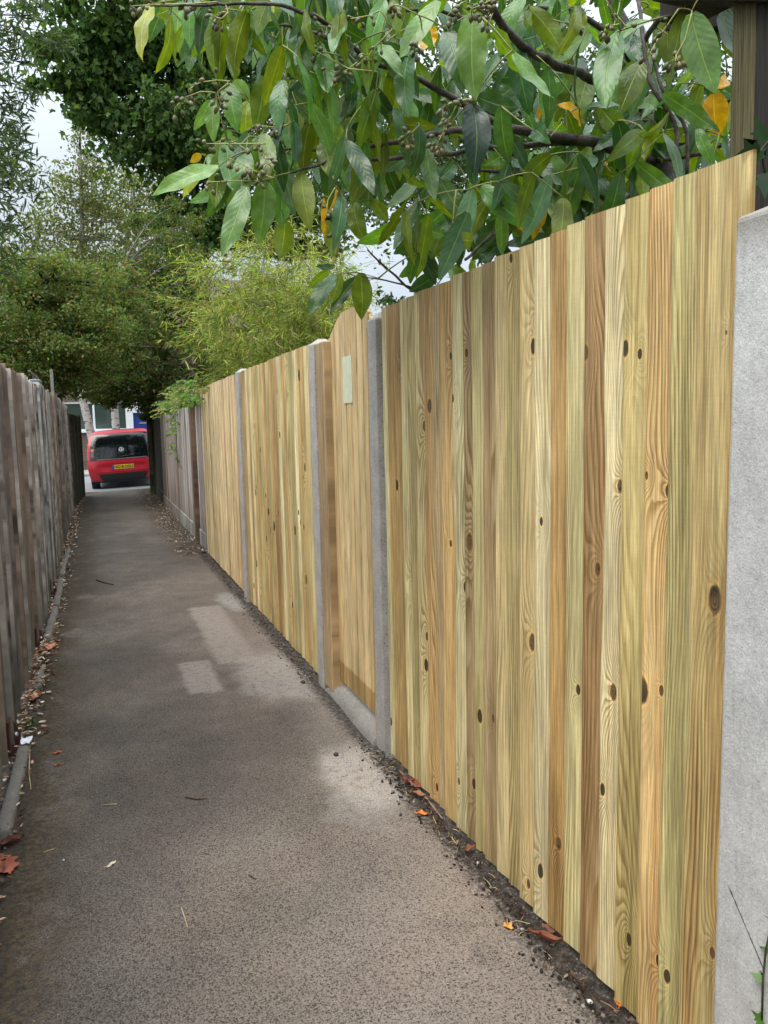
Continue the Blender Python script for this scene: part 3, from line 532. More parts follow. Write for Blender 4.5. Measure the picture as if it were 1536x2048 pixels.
mb = MB(); tp = T(96,88,66); mb.box(1.09, 18.05, -.05, 1.17, 18.22, 1.77, bid=15.0, tint=tp[0], tint2=tp[1]); mb.box(1.175, 18.05, -.05, 1.5, 18.2, 1.74, bid=18.0, tint=DRK[1][0], tint2=DRK[1][1]); tag(mb.build('timber_post', M_DARK, bevel=.004), 'dark mossy timber post at the far end of the path, right of the car', 'fence post')
# ================================================================ SMALL THINGS ALONG THE EDGES
M_SHOE = flat('oxide_paint', (.085,.022,.018), .55, var=.3); M_BOLT = flat('zinc', (.45,.46,.47), .4, .9)
for i, (y, lab) in enumerate([(2.93,'red oxide metal post shoe with bolt nearest in view, by the large brown leaf'), (3.80,'red oxide post shoe with bolt beside the green weed and white scrap'), (5.58,'flat red oxide post shoe standing above dry leaves, third along'), (7.38,'small farthest red oxide post shoe on the left')]):
    t = empty('post_shoe', (LX+.01, y, 0), lab, 'post shoe', 'red metal post shoes')
    mb = MB(); mb.box(LX+.004, y-.05, -.03, LX+.012, y+.05, .15); 
    mb.prism([(LX+.012, -.02), (LX+.055, -.02), (LX+.05, .05), (LX+.034, .11), (LX+.012, .14)], 'y', y+.03, y+.037)
    mb.prism([(LX+.012, -.02), (LX+.04, -.02), (LX+.012, .05)], 'y', y-.04, y-.034)
    mb.build('plate', M_SHOE, t)
    mb = MB(); mb.tube([(LX+.03, y+.028, .065), (LX+.03, y+.016, .065)], .011, 6); mb.tube([(LX+.03, y+.016, .065), (LX+.03, y+.008, .065)], .006, 8); mb.build('bolt', M_BOLT, t)
M_EDGE = concrete_mat('edging_concrete', (.15,.135,.115), 1, 1, .8)
for (a, b, tl, lab) in [(2.95,3.85,.0,'long rough concrete edging strip nearest in view at the left path edge'), (4.65,5.0,.01,'short concrete edging piece amid the dry leaves'), (5.75,6.75,.0,'concrete edging strip past the third red shoe'), (6.85,8.1,.0,'concrete edging strip by the farthest red shoe'), (8.3,10.2,0,'far concrete edging strip half buried in dry leaves')]:
    mb = MB(); n = int((b-a)/.04); vs = []
    for i in range(n+1):
        y = a+(b-a)*i/n; q = lambda s=.005: random.uniform(-s, s); xo = -.395 + .006*math.sin(y*2)
        vs += [(xo-.028+q(.002), y, -.03), (xo-.026+q(.003), y, .022+q(.003)), (xo-.018+q(.003), y, .03+q(.003)), (xo+.014+q(.003), y, .029+q(.003)), (xo+.024+q(.003), y, .02+q(.003)), (xo+.027+q(.002), y, -.03)]
    mb.add(vs, [(i*6+j, i*6+j+1, (i+1)*6+j+1, (i+1)*6+j) for i in range(n) for j in range(5)] + [(0,1,2,3,4,5), tuple(n*6+j for j in (5,4,3,2,1,0))], smooth=True)
    tag(mb.build('edging_stone', M_EDGE), lab, 'edging', 'concrete path edgings')
# ---------------------------------------------------------------- leaf clouds
def norm(v): return v/(np.linalg.norm(v, axis=-1, keepdims=True)+1e-9)
TM = {}
TM['oval'] = (np.array([(0,0,0),(.2,.33,.05),(.22,.66,.05),(0,1,0),(-.22,.66,.05),(-.2,.33,.05)]), [(0,1,2,3),(0,3,4,5)])
TM['lance'] = (np.array([(0,0,0),(.085,.3,.02),(.07,.65,.02),(0,1,-.05),(-.07,.65,.02),(-.085,.3,.02)]), [(0,1,2,3),(0,3,4,5)])
TM['blade'] = (np.array([(0,0,0),(.07,.25,.0),(.05,.7,-.03),(0,1,-.12)]), [(0,1,2,3)])
TM['diamond'] = (np.array([(0,0,0),(.36,.5,.06),(0,1,0),(-.36,.5,.06)]), [(0,1,2,3)])
_a = [(0,0),(.32,.06),(.24,.22),(.52,.42),(.22,.46),(.0,1.0),(-.22,.46),(-.52,.42),(-.24,.22),(-.32,.06)]
TM['star'] = (np.array([(x,y,.08*abs(x)) for x,y in _a]), [(0,1,2,9),(2,3,4,9),(4,5,6,9),(6,7,8,9)])
_h = [(0,0,0),(.22,.28,.05),(.22,.62,.06),(0,1,-.1),(-.22,.62,.06),(-.22,.28,.05),(0,.3,-.03),(0,.65,-.03)]
TM['curl'] = (np.array([(0,0,.1),(.25,.3,.16),(.24,.65,.2),(0,1,.22),(-.24,.65,.2),(-.25,.3,.16),(0,.3,0),(0,.65,.02)]), [(0,1,6,6),(1,2,7,6),(2,3,7,7),(0,6,5,5),(6,7,4,5),(7,3,4,4)])
def leaves(name, mat, pos, size, cols, tmpl='oval', parent=None, axis=None, spread=.8, droop=.3, up=.6, seed=0, flatz=None):
    """pos (n,3); each leaf grows from pos along (axis + random - droop*z), its face turned roughly upwards"""
    r = np.random.default_rng(seed); n = len(pos); tv, tf = TM[tmpl]
    d = r.normal(0,1,(n,3))*spread; d[:,2] -= droop
    if axis is not None: d = d + axis
    d = norm(d); nr = r.normal(0,1,(n,3)); nr[:,2] = nr[:,2]*.6 + up
    if flatz is not None: d[:,2] *= flatz; d = norm(d); nr = r.normal(0,.35,(n,3)); nr[:,2] = 1
    x = norm(np.cross(d, nr)); z = np.cross(x, d); size = np.broadcast_to(size, (n,))
    V = pos[:,None,:] + size[:,None,None]*(tv[None,:,0,None]*x[:,None,:] + tv[None,:,1,None]*d[:,None,:] + tv[None,:,2,None]*z[:,None,:])
    k = len(tv); c = np.repeat(cols, k, axis=0)
    fq = np.array([[*f, f[-1]][:4] if len(f) == 3 else f for f in tf])
    tri = []
    for f in tf:
        f = list(dict.fromkeys(f))
        for i in range(1, len(f)-1): tri.append((f[0], f[i], f[i+1]))
    quad_ok = all(len(set(f)) == 4 for f in tf); fa = np.array(tf) if quad_ok else np.array(tri)
    Fc = (np.arange(n)[:,None,None]*k + fa[None]).reshape(-1, fa.shape[1])
    return soup(name, mat, V.reshape(-1,3), Fc, parent, col=c)
def pick(cols, n, r, var=.2):
    c = np.array(cols)[r.integers(0, len(cols), n)]; return np.clip(c*r.normal(1, var, (n,1)), .002, 1)
# leaf litter: dry curled leaves along both edges
LIT = [s2l((170,146,122)), s2l((142,112,88)), s2l((190,170,148)), s2l((112,86,66)), s2l((158,118,94)), s2l((84,66,52)), s2l((204,188,168))]
M_LIT = leaf_mat('dry_leaf', .8, .12, .2, .2, 1.0, (1.1,.9,.7))
r = np.random.default_rng(3)
def litter(n, xs, ys, size, zf):
    y = ys[0] + (ys[1]-ys[0])*r.random(n); x = xs[0] + (xs[1]-xs[0])*np.clip(r.beta(1.4, 2.2, n), 0, 1); z = zf(x) + r.random(n)*.012; return np.stack([x,y,z],1), r.uniform(*size, n)
pa, sa = litter(1500, (-.46,-.29), (3.9,19), (.018,.042), lambda x: .004+.03*np.clip((-.38-x)/.1,0,1)); p2, s2 = litter(260, (-.45,-.33), (2.2,4.2), (.015,.03), lambda x: .006+0*x)
p3, s3 = litter(170, (-.45,-.32), (4.2,5.6), (.016,.036), lambda x: .01+.03*np.clip((-.36-x)/.1,0,1))
P = np.concatenate([pa,p2,p3]); S = np.concatenate([sa,s2,s3])
tag(leaves('leaf_litter', M_LIT, P, S, pick(LIT, len(P), r), 'curl', flatz=.25, seed=4, droop=0), 'drift of small dry fallen leaves along the left fence foot', 'fallen leaves', kind='stuff')
pb, sb = litter(1300, (1.16,.74), (9.0,19), (.014,.036), lambda x: .008+.03*np.clip((x-1.0)/.15,0,1)); pc, sc_ = litter(160, (1.13,1.0), (4.5,9), (.012,.026), lambda x: .004+0*x)
pd_, sd_ = litter(260, (1.13,1.03), (1.0,3.1), (.006,.02), lambda x: .004+0*x)
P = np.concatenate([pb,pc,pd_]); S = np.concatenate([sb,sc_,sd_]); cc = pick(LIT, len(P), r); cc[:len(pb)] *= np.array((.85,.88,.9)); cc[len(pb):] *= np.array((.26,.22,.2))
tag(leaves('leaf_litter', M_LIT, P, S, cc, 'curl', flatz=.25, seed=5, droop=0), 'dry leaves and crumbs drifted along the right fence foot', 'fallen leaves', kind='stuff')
# grit and bark crumbs on the soil beside the new fence
mb = MB()
for _ in range(420):
    y = random.uniform(1.0, 3.3) if random.random() < .75 else random.uniform(4.2, 6.6); x = random.gauss(1.055, .03)
    c = random.choice([(.02,.016,.013)]*4+[(.045,.035,.028)]*3+[(.32,.29,.26),(.2,.17,.14)]); s_ = random.uniform(.002,.0075)
    mb.ball((x, y, .002), (s_, s_*random.uniform(.5,1.6), s_*.6), 5, 3, axis=(random.random()-.5, random.random()-.5, 1), col=c)
M_GRIT = leaf_mat('grit', .9, 0.0, .25, .2)
tag(mb.build('grit', M_GRIT, recalc=False), 'dark soil crumbs and pale grit along the fence foot', 'grit', kind='stuff')
# single fallen leaves
def fallen(px, py, L, W, ang, col, label, lobes=0, curl=.25, name='fallen_leaf', z=.004):
    g = gnd(px, py); n = 18; rr = random.Random(int(px*7+py)); mb = MB(); vs = []; m_ = 4
    for i in range(n+1):
        t = i/n; wd = W*.5*(math.sin(math.pi*min(1, t**.8*.97+.02))**.8) * (1 + (.28*math.cos(t*lobes*2*math.pi) if lobes else 0))
        for j in range(-m_, m_+1):
            s = j/m_; u = (t-.5)*L; v = s*wd; h = curl*W*(abs(s)**1.6)*.8 + curl*L*.3*(t-.4)**2 + rr.uniform(-.001,.001) + .004*math.sin(t*9+s*3)
            vs.append((g[0]+u*math.cos(ang)-v*math.sin(ang), g[1]+u*math.sin(ang)+v*math.cos(ang), z+max(0,h)))
    k = 2*m_+1; mb.add(vs, [(i*k+j, (i+1)*k+j, (i+1)*k+j+1, i*k+j+1) for i in range(n) for j in range(k-1)], smooth=True, col=col)
    a = np.array((g[0]-.5*L*math.cos(ang), g[1]-.5*L*math.sin(ang), z+.003)); b = a - np.array((math.cos(ang), math.sin(ang), -.15))*L*.3; mb.tube([a, (a+b)/2+np.array((0,0,.003)), b], [.0012,.001,.0008], 5, col=tuple(np.array(col)*.8))
    return tag(mb.build(name, M_LIT, recalc=False), label, 'leaf', 'single fallen leaves on the path')
fallen(8,1732,.15,.075,1.9,s2l((164,96,74)),'big reddish brown lobed leaf curled on the path at the left edge',4,.16)
fallen(22,1688,.09,.04,.3,s2l((92,60,48)),'dark brown curled leaf against the end of the edging strip',0,.5)
fallen(1017,1856,.034,.024,-1.1,s2l((226,160,84)),'small orange leaf with a long stalk on the path near the soil',2,.2)
fallen(1090,1880,.10,.02,2.35,s2l((140,86,64)),'long narrow rolled brown leaf by the near panel foot',0,.8)
fallen(1098,1862,.05,.035,2.0,s2l((118,84,66)),'broad brown leaf tucked against the near panel foot',0,.3)
fallen(842,1630,.05,.026,2.6,s2l((210,128,72)),'orange brown leaf lying alone on the tarmac edge',2,.3)
fallen(826,1572,.12,.05,2.0,s2l((128,70,58)),'dark reddish torn leaf where the soil starts at the near panel',3,.35)
fallen(836,1592,.07,.025,2.2,s2l((170,120,92)),'tan curled leaf beside the dark reddish torn leaf',0,.5)
fallen(940,1700,.05,.022,.4,s2l((150,92,64)),'small rusty leaf on the dark soil halfway along the near panel',2,.4)
fallen(1238,2010,.03,.02,.9,s2l((214,126,60)),'tiny orange leaf fragment at the bottom edge by the fence',2,.4)
fallen(223,1731,.04,.012,.75,s2l((236,222,190)),'pale cream sliver of leaf on the open tarmac',0,.1)
fallen(103,1296,.16,.07,1.3,s2l((206,140,110)),'pinkish brown leaf below the third red shoe',2,.25)
fallen(70,1395,.12,.07,1.5,s2l((184,112,84)),'rusty leaf among pale litter between the shoes',2,.3)
fallen(116,1507,.03,.02,.2,s2l((178,104,70)),'small rust leaf near the white scrap',0,.3)
fallen(117,1532,.04,.012,.0,s2l((150,104,60)),'small brown curled leaf on the tarmac below the white scrap',0,.4)
M_TWIG = leaf_mat('twig', .8, 0.0, .2, .2)
def twig(pts, rad, col, label):
    mb = MB(); P = [gnd(*p)+np.array((0,0,rad+random.uniform(0,.004))) for p in pts]; mb.tube(P, [rad, rad*.9, rad*.7][:len(P)] if len(P) <= 3 else [rad]*len(P), 5, col=col)
    return tag(mb.build('twig', M_TWIG, recalc=False), label, 'twig', 'twigs lying on the path')
DT, ST = s2l((70,52,40)), s2l((196,176,132))
twig([(193,1161),(212,1168),(228,1171)], .006, DT, 'dark bent twig in the middle of the path')
twig([(371,1596),(392,1600),(413,1600)], .0025, DT, 'short dark twig lying level on the mid path')
twig([(206,1612),(234,1610)], .002, ST, 'straw coloured twig lying level on the left part of the path')
twig([(86,1706),(108,1699)], .0015, ST, 'thin straw on the tarmac close to the big reddish leaf')
twig([(363,1818),(370,1838),(375,1856)], .0015, ST, 'upright pale straw near the bottom middle of the path')
twig([(497,1752),(512,1760)], .0015, DT, 'tiny dark twig on the pale tarmac')
twig([(800,1545),(850,1595),(885,1640)], .004, s2l((150,120,96)), 'long pale stick along the soil by the near panel')
twig([(862,1625),(872,1650),(880,1672)], .0018, s2l((176,150,90)), 'yellowish grass stalk crossing the long pale stick')
twig([(1060,1850),(1035,1844),(1022,1846)], .001, ST, 'curved pale stalk beside the small orange leaf')
twig([(60,1500),(58,1545),(62,1580)], .0018, s2l((200,184,130)), 'long straw hanging over the nearest edging strip')
# white plastic scrap
mb = MB(); g = gnd(54, 1497); vs = []
for i in range(6):
    for j in range(6): vs.append((g[0]+(i-2.5)*.009+random.uniform(-.004,.004), g[1]+(j-2.5)*.014+random.uniform(-.004,.004), .03+random.uniform(0,.022)))
mb.add(vs, [(i*6+j, i*6+j+1, i*6+j+7, i*6+j+6) for i in range(5) for j in range(5)], smooth=True)
tag(mb.build('plastic_scrap', flat('white_plastic', (.7,.7,.72), .35), recalc=False), 'crumpled white plastic scrap on the end of the edging strip', 'litter')
# weed by the second shoe
t = empty('weed', tuple(gnd(64, 1452)), 'small green weed growing beside the red shoe and white scrap', 'weed'); g = gnd(60, 1455)
r = np.random.default_rng(8); P = g + r.normal(0, .025, (26,3))*np.array((.7,1.3,.0)) + np.array((0,0,.012))
leaves('leaves', leaf_mat('weed_leaf', .6, .3), P, r.uniform(.03,.06,26), pick([(.07,.13,.03),(.11,.17,.05),(.05,.09,.03)], 26, r), 'lance', t, droop=-.5, seed=9)
# pebbles
for (px, py, s_, c, lab) in [(672,1511,.012,(.05,.045,.045),'round dark pebble on the pale patch by the concrete post'), (606,1366,.014,(.06,.045,.04),'dark brown pebble on the path before the gate post'), (1180,2006,.007,(.7,.68,.64),'white stone chip at the lower right path edge'), (127,1721,.004,(.7,.68,.64),'tiny white chip on the left tarmac')]:
    mb = MB(); g = gnd(px, py); mb.ball((g[0], g[1], s_*.5), (s_, s_*1.15, s_*.7), 7, 5, col=c); o = mb.build('pebble', M_GRIT, recalc=False); tag(o, lab, 'pebble')
# stake, trellis, box on the left fence
M_GREYW = flat('grey_stake_wood', (.2,.185,.16), .85)
P = atX(105, 778, LX-.05); mb = MB(); mb.box(P[0]-.02, P[1]-.02, 1.5, P[0]+.02, P[1]+.025, atX(105, 743, LX-.05)[2]); tag(mb.build('stake', M_GREYW, bevel=.003), 'grey wooden stake rising above the left fence', 'stake')
mb = MB(); a = LX-.09
for i in range(5):
    yy = 8.6+i*.24; mb.tube([(a, yy, 1.80), (a, yy+.22, 2.02)], .006, 5); mb.tube([(a-.008, yy+.22, 1.80), (a-.008, yy, 2.02)], .006, 5)
mb.tube([(a, 8.0, 2.02), (a, 9.8, 2.02)], .012, 5)
tag(mb.build('trellis', M_GREYW, recalc=False), 'low crossed wooden trellis showing over the left fence beside the stake', 'trellis')
P = atX(71, 771, LX-.03); t = empty('wall_box', tuple(P), 'small white box lamp on top of the left fence', 'lamp'); mb = MB(); mb.box(P[0]-.04, P[1]-.09, P[2]-.03, P[0]+.03, P[1]+.09, P[2]+.035); mb.build('housing', flat('white_box', (.62,.66,.72), .4), t, bevel=.008)
mb = MB(); mb.box(P[0]-.045, P[1]-.1, P[2]+.036, P[0]+.04, P[1]+.1, P[2]+.05); mb.build('lid', flat('grey_lid', (.3,.33,.36), .5), t, bevel=.004)
mb = MB(); P = atX(118, 790, LX-.12); mb.tube([(P[0], P[1]+.6, 1.3), (P[0], P[1]+.6, 2.15)], .03, 8); mb.tube([(P[0], P[1]+.25, 1.3), (P[0], P[1]+.25, 2.1)], .045, 8); tag(mb.build('pole', flat('dark_pole', (.03,.04,.06), .6)), 'dark blue pole pair behind the left fence beside the stake', 'pole')
# ================================================================ CAR
def paint(name, c, coat=1.0, rough=.35):
    q = NM(name); q.pbr(tuple(c), rough, coat=coat, spec=.5, **{'Coat Roughness': .04}); return q.m
M_RED = paint('red_paint', (.44,.004,.018), .3, .4); M_BLK = flat('black_plastic', (.012,.012,.013), .55, var=.1); M_GLS = paint('dark_glass', (.003,.004,.005), .0, .06)
M_CHR = flat('chrome', (.75,.75,.77), .15, 1.0, var=.02); M_TYRE = flat('rubber', (.012,.012,.012), .85, var=.2); M_YEL = flat('plate_yellow', (.72,.50,.03), .5, var=.05); M_BLU = flat('plate_blue', (.02,.06,.35), .5, var=.05)
M_LMP = paint('lamp_red', (.12,.004,.006), 1.0, .2); M_AMB = paint('lamp_amber', (.6,.16,.02), 1.0, .2); M_LET = flat('letter_black', (.012,.011,.01), .6, var=.05)
CARX, CARY = .655, 21.15
car = empty('parked_car', (0,0,0), 'small red hatchback parked beyond the end of the path, rear towards us', 'car')
HW = .835
def halfw(z):   # half width of the body by height
    return float(np.interp(z, [.2,.34,.55,.72,.9,1.05,1.25,1.42,1.49,1.515], [.77,.81,.835,.835,.83,.815,.77,.72,.65,.50]))
def yrear(z):   # rear profile by height
    return float(np.interp(z, [.2,.3,.45,.58,.66,.72,.80,.86,1.1,1.3,1.42,1.49,1.515], [.10,.03,.0,.0,.015,.03,.05,.075,.16,.25,.32,.42,.62]))
def yb(x, z):
    u = abs(x)/halfw(z); return yrear(z) + .055*u**2.2 + .16*max(0, u-.78)**1.3/.22**.3
ZL = [.22,.30,.38,.46,.54,.60,.66,.70,.74,.80,.86,.96,1.06,1.16,1.26,1.36,1.42,1.46,1.495,1.515]
US = list(np.linspace(-1, 1, 25))
mb = MB(); vs = [(u*halfw(z), yb(u*halfw(z), z) + (.035*math.exp(-((z-.56)/.085)**4)*(1 if abs(u) < .62 else max(0, 1-(abs(u)-.62)/.1)) if .4 < z < .7 else 0), z) for z in ZL for u in US]
k = len(US); mb.add(vs, [(i*k+j, i*k+j+1, (i+1)*k+j+1, (i+1)*k+j) for i in range(len(ZL)-1) for j in range(k-1)], smooth=True)
# sides and roof run forward
YS = [0,.25,.5,.75,1.1,1.6,2.1,2.45,2.8,3.1,3.35,3.52]
def top(y): return float(np.interp(y, [0,1.6,2.0,2.6,2.75,3.3,3.52], [1.515,1.515,1.47,1.12,1.02,.88,.6]))
for sgn in (-1, 1):
    g = []
    for yy in YS:
        zt = top(yy); 
        for z in ZL:
            zz = min(z, .2+(z-.2)*(zt-.2)/1.315); x = halfw(z)*sgn*(1-.10*max(0,(yy-2.9)/.62)**2); y0 = yb(halfw(z), z); g.append((x, y0+yy*(3.52-y0)/3.52, zz))
    k2 = len(ZL); mb.add(g, [(i*k2+j, (i+1)*k2+j, (i+1)*k2+j+1, i*k2+j+1) for i in range(len(YS)-1) for j in range(k2-1)], smooth=True)
g = []
for yy in YS:
    z = ZL[-1]; y0 = yb(halfw(z), z)
    for u in US: x = u*halfw(z); yr = yb(x, z); g.append((x, yr+yy*(3.52-yr)/3.52, top(yy)+.012*(1-u*u)))
mb.add(g, [(i*k+j, i*k+j+1, (i+1)*k+j+1, (i+1)*k+j) for i in range(len(YS)-1) for j in range(k-1)], smooth=True)
mb.add([(u*halfw(ZL[0]), 3.52, ZL[0]) for u in (-1,1)] + [(u*halfw(ZL[-1])*.9, 3.52, .6) for u in (1,-1)], [(0,1,2,3)])
body = mb.build('body', M_RED, car)
def skin(mbb, x0, x1, z0, z1, off, nx=12, nz=8, edge=None):
    vs = []
    for i in range(nz+1):
        z = z0+(z1-z0)*i/nz
        for j in range(nx+1):
            t = j/nx; xa = x0(z) if callable(x0) else x0; xb = x1(z) if callable(x1) else x1; x = xa+(xb-xa)*t; vs.append((x, yb(x, z)-off, z))
    mbb.add(vs, [(i*(nx+1)+j, i*(nx+1)+j+1, (i+1)*(nx+1)+j+1, (i+1)*(nx+1)+j) for i in range(nz) for j in range(nx)], smooth=True)
mb = MB(); skin(mb, lambda z: -halfw(z)*(.90 if z > .8 else .87), lambda z: halfw(z)*(.90 if z > .8 else .87), .765, 1.435, .006, 24, 16); mb.build('rear_window', M_GLS, car)
mb = MB(); skin(mb, -.60, .60, .765, .785, .011, 16, 2); mb.build('window_trim', M_CHR if False else flat('trim_grey', (.16,.16,.17), .3), car)
for s in (-1, 1):
    mb = MB(); f = (lambda z: s*halfw(z)*.92), (lambda z: s*halfw(z)*.77)
    skin(mb, *(f if s < 0 else f[::-1]), .77, 1.14, .012, 5, 8); tl = mb.build('tail_light', M_BLK, car)
    mb = MB(); f = (lambda z: s*halfw(z)*.895), (lambda z: s*halfw(z)*.80)
    skin(mb, *(f if s < 0 else f[::-1]), 1.0, 1.055, .016, 4, 3); mb.build('indicator', M_AMB, tl)
    mb = MB(); skin(mb, *(f if s < 0 else f[::-1]), .84, .985, .016, 4, 5); mb.build('lamp', M_LMP, tl)
    mb = MB(); mb.box(s*.86-.09, 2.25, .93, s*.86+.09, 2.36, 1.06); mb.build('wing_mirror', M_RED, car, bevel=.03)
    mb = MB(); q = [(.42,.98),(.5,1.36),(1.5,1.43),(2.05,1.36),(2.5,1.0)]; xx = [s*(halfw(z)+.004) for y,z in q]; mb.add([(xx[i], q[i][0]+.25, q[i][1]) for i in range(5)], [(0,1,2,3,4)]); mb.build('side_window', M_GLS, car)
mb = MB(); mb.add([(-.70,2.12,1.42),(.70,2.12,1.42),(.78,2.72,1.06),(-.78,2.72,1.06)], [(0,1,2,3)]); mb.build('windscreen', M_GLS, car)
mb = MB(); skin(mb, lambda z: -.60+(.40-z)*.5, lambda z: .60-(.40-z)*.5, .22, .40, .008, 14, 5); mb.box(-.7,.12,.19,.7,3.2,.24); mb.build('diffuser', M_BLK, car)
mb = MB(); skin(mb, -.66, .66, .432, .440, .003, 14, 1); mb.build('bumper_crease_shade', flat('painted_crease_shadow', (.05,.004,.006), .6), car)  # thin dark strip paints the crease's shadow onto the bumper
for x, y in ((-.715,.62),(.715,.62),(-.715,2.98),(.715,2.98)):
    mb = MB(); prof = [(-.095,.20),(-.095,.27),(-.075,.292),(.075,.292),(.095,.27),(.095,.20)]; n = 28; vs = []
    for i in range(n):
        a = 2*math.pi*i/n
        for (dx, rr) in prof: vs.append((x+dx, y+rr*math.cos(a), .292+rr*math.sin(a)))
    mb.add(vs, [(i*6+j, i*6+(j+1)%6, ((i+1)%n)*6+(j+1)%6, ((i+1)%n)*6+j) for i in range(n) for j in range(6)], smooth=True)
    wl = mb.build('wheel', M_TYRE, car); mb = MB(); mb.tube([(x-.06, y, .292), (x+.06, y, .292)], .198, 20); 
    for q in range(5):
        a = q*2*math.pi/5; c, s_ = math.cos(a), math.sin(a); sx = 1 if x > 0 else -1
        mb.box(x+sx*.06, y-.03+c*.1, .262+s_*.1, x+sx*.085, y+.03+c*.1, .322+s_*.1)
    mb.build('rim', flat('alloy', (.4,.4,.42), .35, .8), wl)
mb = MB(); mb.box(-.26, yb(0,.56)+.008, .505, .26, yb(0,.56)+.02, .615); plate = mb.build('number_plate', M_YEL, car, bevel=.003)
mb = MB(); mb.box(-.259, yb(0,.56)+.004, .506, -.215, yb(0,.56)+.0078, .614); mb.build('plate_band', M_BLU, plate)
def text_mesh(name, txt, size, mat, parent, loc, xs=1.0, rot=(math.pi/2,0,0), ext=.002):
    cu = bpy.data.curves.new(name, 'FONT'); cu.body = txt; cu.size = size; cu.extrude = ext; cu.align_x = 'CENTER'; cu.align_y = 'CENTER'; cu.offset = size*.012
    tmp = bpy.data.objects.new(name, cu); COL.objects.link(tmp); bpy.context.view_layer.update()
    me = bpy.data.meshes.new_from_object(tmp.evaluated_get(bpy.context.evaluated_depsgraph_get())); bpy.data.objects.remove(tmp); bpy.data.curves.remove(cu)
    M = Matrix.Translation(loc) @ Matrix.Rotation(rot[2], 4, 'Z') @ Matrix.Rotation(rot[0], 4, 'X') @ Matrix.Diagonal((xs,1,1,1)); me.transform(M); me.materials.clear()
    return link(name, me, mat, parent)
text_mesh('registration', 'HG18 OGU', .098, M_LET, plate, (.02, yb(0,.56)+.005, .56), .92)
EZ = 1.0; EY = yb(0, EZ)-.012; em_t = (0, .36)
mb = MB(); n = 32; R0, R1 = .068, .058; slope = (yrear(1.06)-yrear(.94))/.12
def ep(x, z, d=0): return (x, EY + slope*z - d, EZ+z)
vs = []
for i in range(n):
    a = 2*math.pi*i/n
    for (rr, d) in ((R1,0),(R1,.008),(R0,.008),(R0,0)): vs.append(ep(rr*math.cos(a), rr*math.sin(a), d))
mb.add(vs, [(i*4+j, i*4+(j+1)%4, ((i+1)%n)*4+(j+1)%4, ((i+1)%n)*4+j) for i in range(n) for j in range(4)])
for pl_ in ([(-.024,.052),(0,.006),(.024,.052)], [(-.052,.022),(-.024,-.05),(0,.002),(.024,-.05),(.052,.022)]):
    for a, b in zip(pl_[:-1], pl_[1:]): mb.tube([ep(*a, .005), ep(*b, .005)], .0065, 4)
mb.build('emblem', M_CHR, car)
mb = MB(); mb.tube([(0, yb(0,.80)-.012, .80), (0,yb(0,.83)-.02,.83), (.30, yb(.3,.84)-.025, .845)], [.014,.012,.006], 6); mb.build('wiper', M_BLK, car)
mb = MB(); mb.tube([(0,.80,1.525),(0,.66,1.60),(0,.5,1.66)], [.008,.005,.003], 6); mb.build('aerial', M_BLK, car)
car.location = (CARX, CARY, -.045 + TILT*(CARX-.5)); car.rotation_euler = (0, -math.radians(2.9), -math.radians(3.0)); car.scale = (1.03,1,1.0)
# ================================================================ HOUSE ACROSS THE ROAD
HY = 33.0; M_BRICK = None
q = NM('brick'); p = q.pos(); x,y,z = q.xyz(p); bt = q.t.nodes.new('ShaderNodeTexBrick'); q.put(bt.inputs['Vector'], q.comb(x, z, 0.0)); bt.inputs['Scale'].default_value = 4.3
q.put(bt.inputs['Color1'], (.11,.075,.055)); q.put(bt.inputs['Color2'], (.16,.11,.08)); q.put(bt.inputs['Mortar'], (.2,.18,.16)); bt.inputs['Mortar Size'].default_value = .015
q.pbr(bt.outputs[0], .9); M_BRICK = q.m; M_UPVC = flat('white_frame', (.75,.76,.78), .4, var=.05)
house = empty('house', (0, HY, 0), 'house across the road with white window frames and blue front door', 'house')
wz0 = atY(258,861,HY)[2]; wz1 = 2.62; dxl = atY(266.5,840,HY)[0]; wx0 = -3.0; wx1 = atY(256.5,840,HY)[0]
mb = MB(); mb.box(-9, HY, -.2, wx0, HY+.3, 5.6); mb.box(wx0, HY, -.2, wx1, HY+.3, wz0); mb.box(wx0, HY, wz1, dxl+1.02, HY+.3, 5.6); mb.box(dxl+1.02, HY, -.2, 9, HY+.3, 5.6); mb.box(-9, HY+.3, -.2, 9, HY+7, 5.6)
mb.build('wall', M_BRICK, house)
mb = MB(); mb.prism([(HY-.4,5.61),(HY+7.4,5.61),(HY+3.5,8.2)], 'x', -9.3, 9.3); mb.build('roof', flat('roof_tiles', (.09,.06,.05), .85), house)
wf = MB(); 
for xa, xb in ((wx0,wx0+.09),(atY(186,840,HY)[0],atY(190.3,840,HY)[0]),(wx1-.09,wx1)): wf.box(xa, HY+.03, wz0, xb, HY+.12, wz1)
wf.box(wx0, HY+.031, wz0, wx1, HY+.119, wz0+.09); wf.box(wx0, HY+.031, wz1-.09, wx1, HY+.119, wz1); wf.box(wx0-.1, HY-.08, wz0-.05, wx1+.02, HY+.03, wz0)
win = wf.build('window', M_UPVC, house); mb = MB(); mb.box(wx0+.05, HY+.06, wz0+.05, wx1-.05, HY+.075, wz1-.05); 
q = NM('window_glass'); q.pbr((.05,.07,.06), .06, spec=.9); mb.build('pane', q.m, win)
mb = MB(); mb.box(wx1+.0, HY+.0, -.1, dxl+.0, HY+.13, 2.62); mb.box(dxl+.92, HY, -.1, dxl+1.02, HY+.13, 2.62); mb.box(dxl, HY+.001, 2.15, dxl+.92, HY+.129, 2.62); mb.build('door_frame', M_UPVC, house)
mb = MB(); mb.box(dxl, HY+.06, -.1, dxl+.92, HY+.1, 2.15); dr = mb.build('door', flat('blue_paint', (.012,.035,.22), .35, var=.05), house)
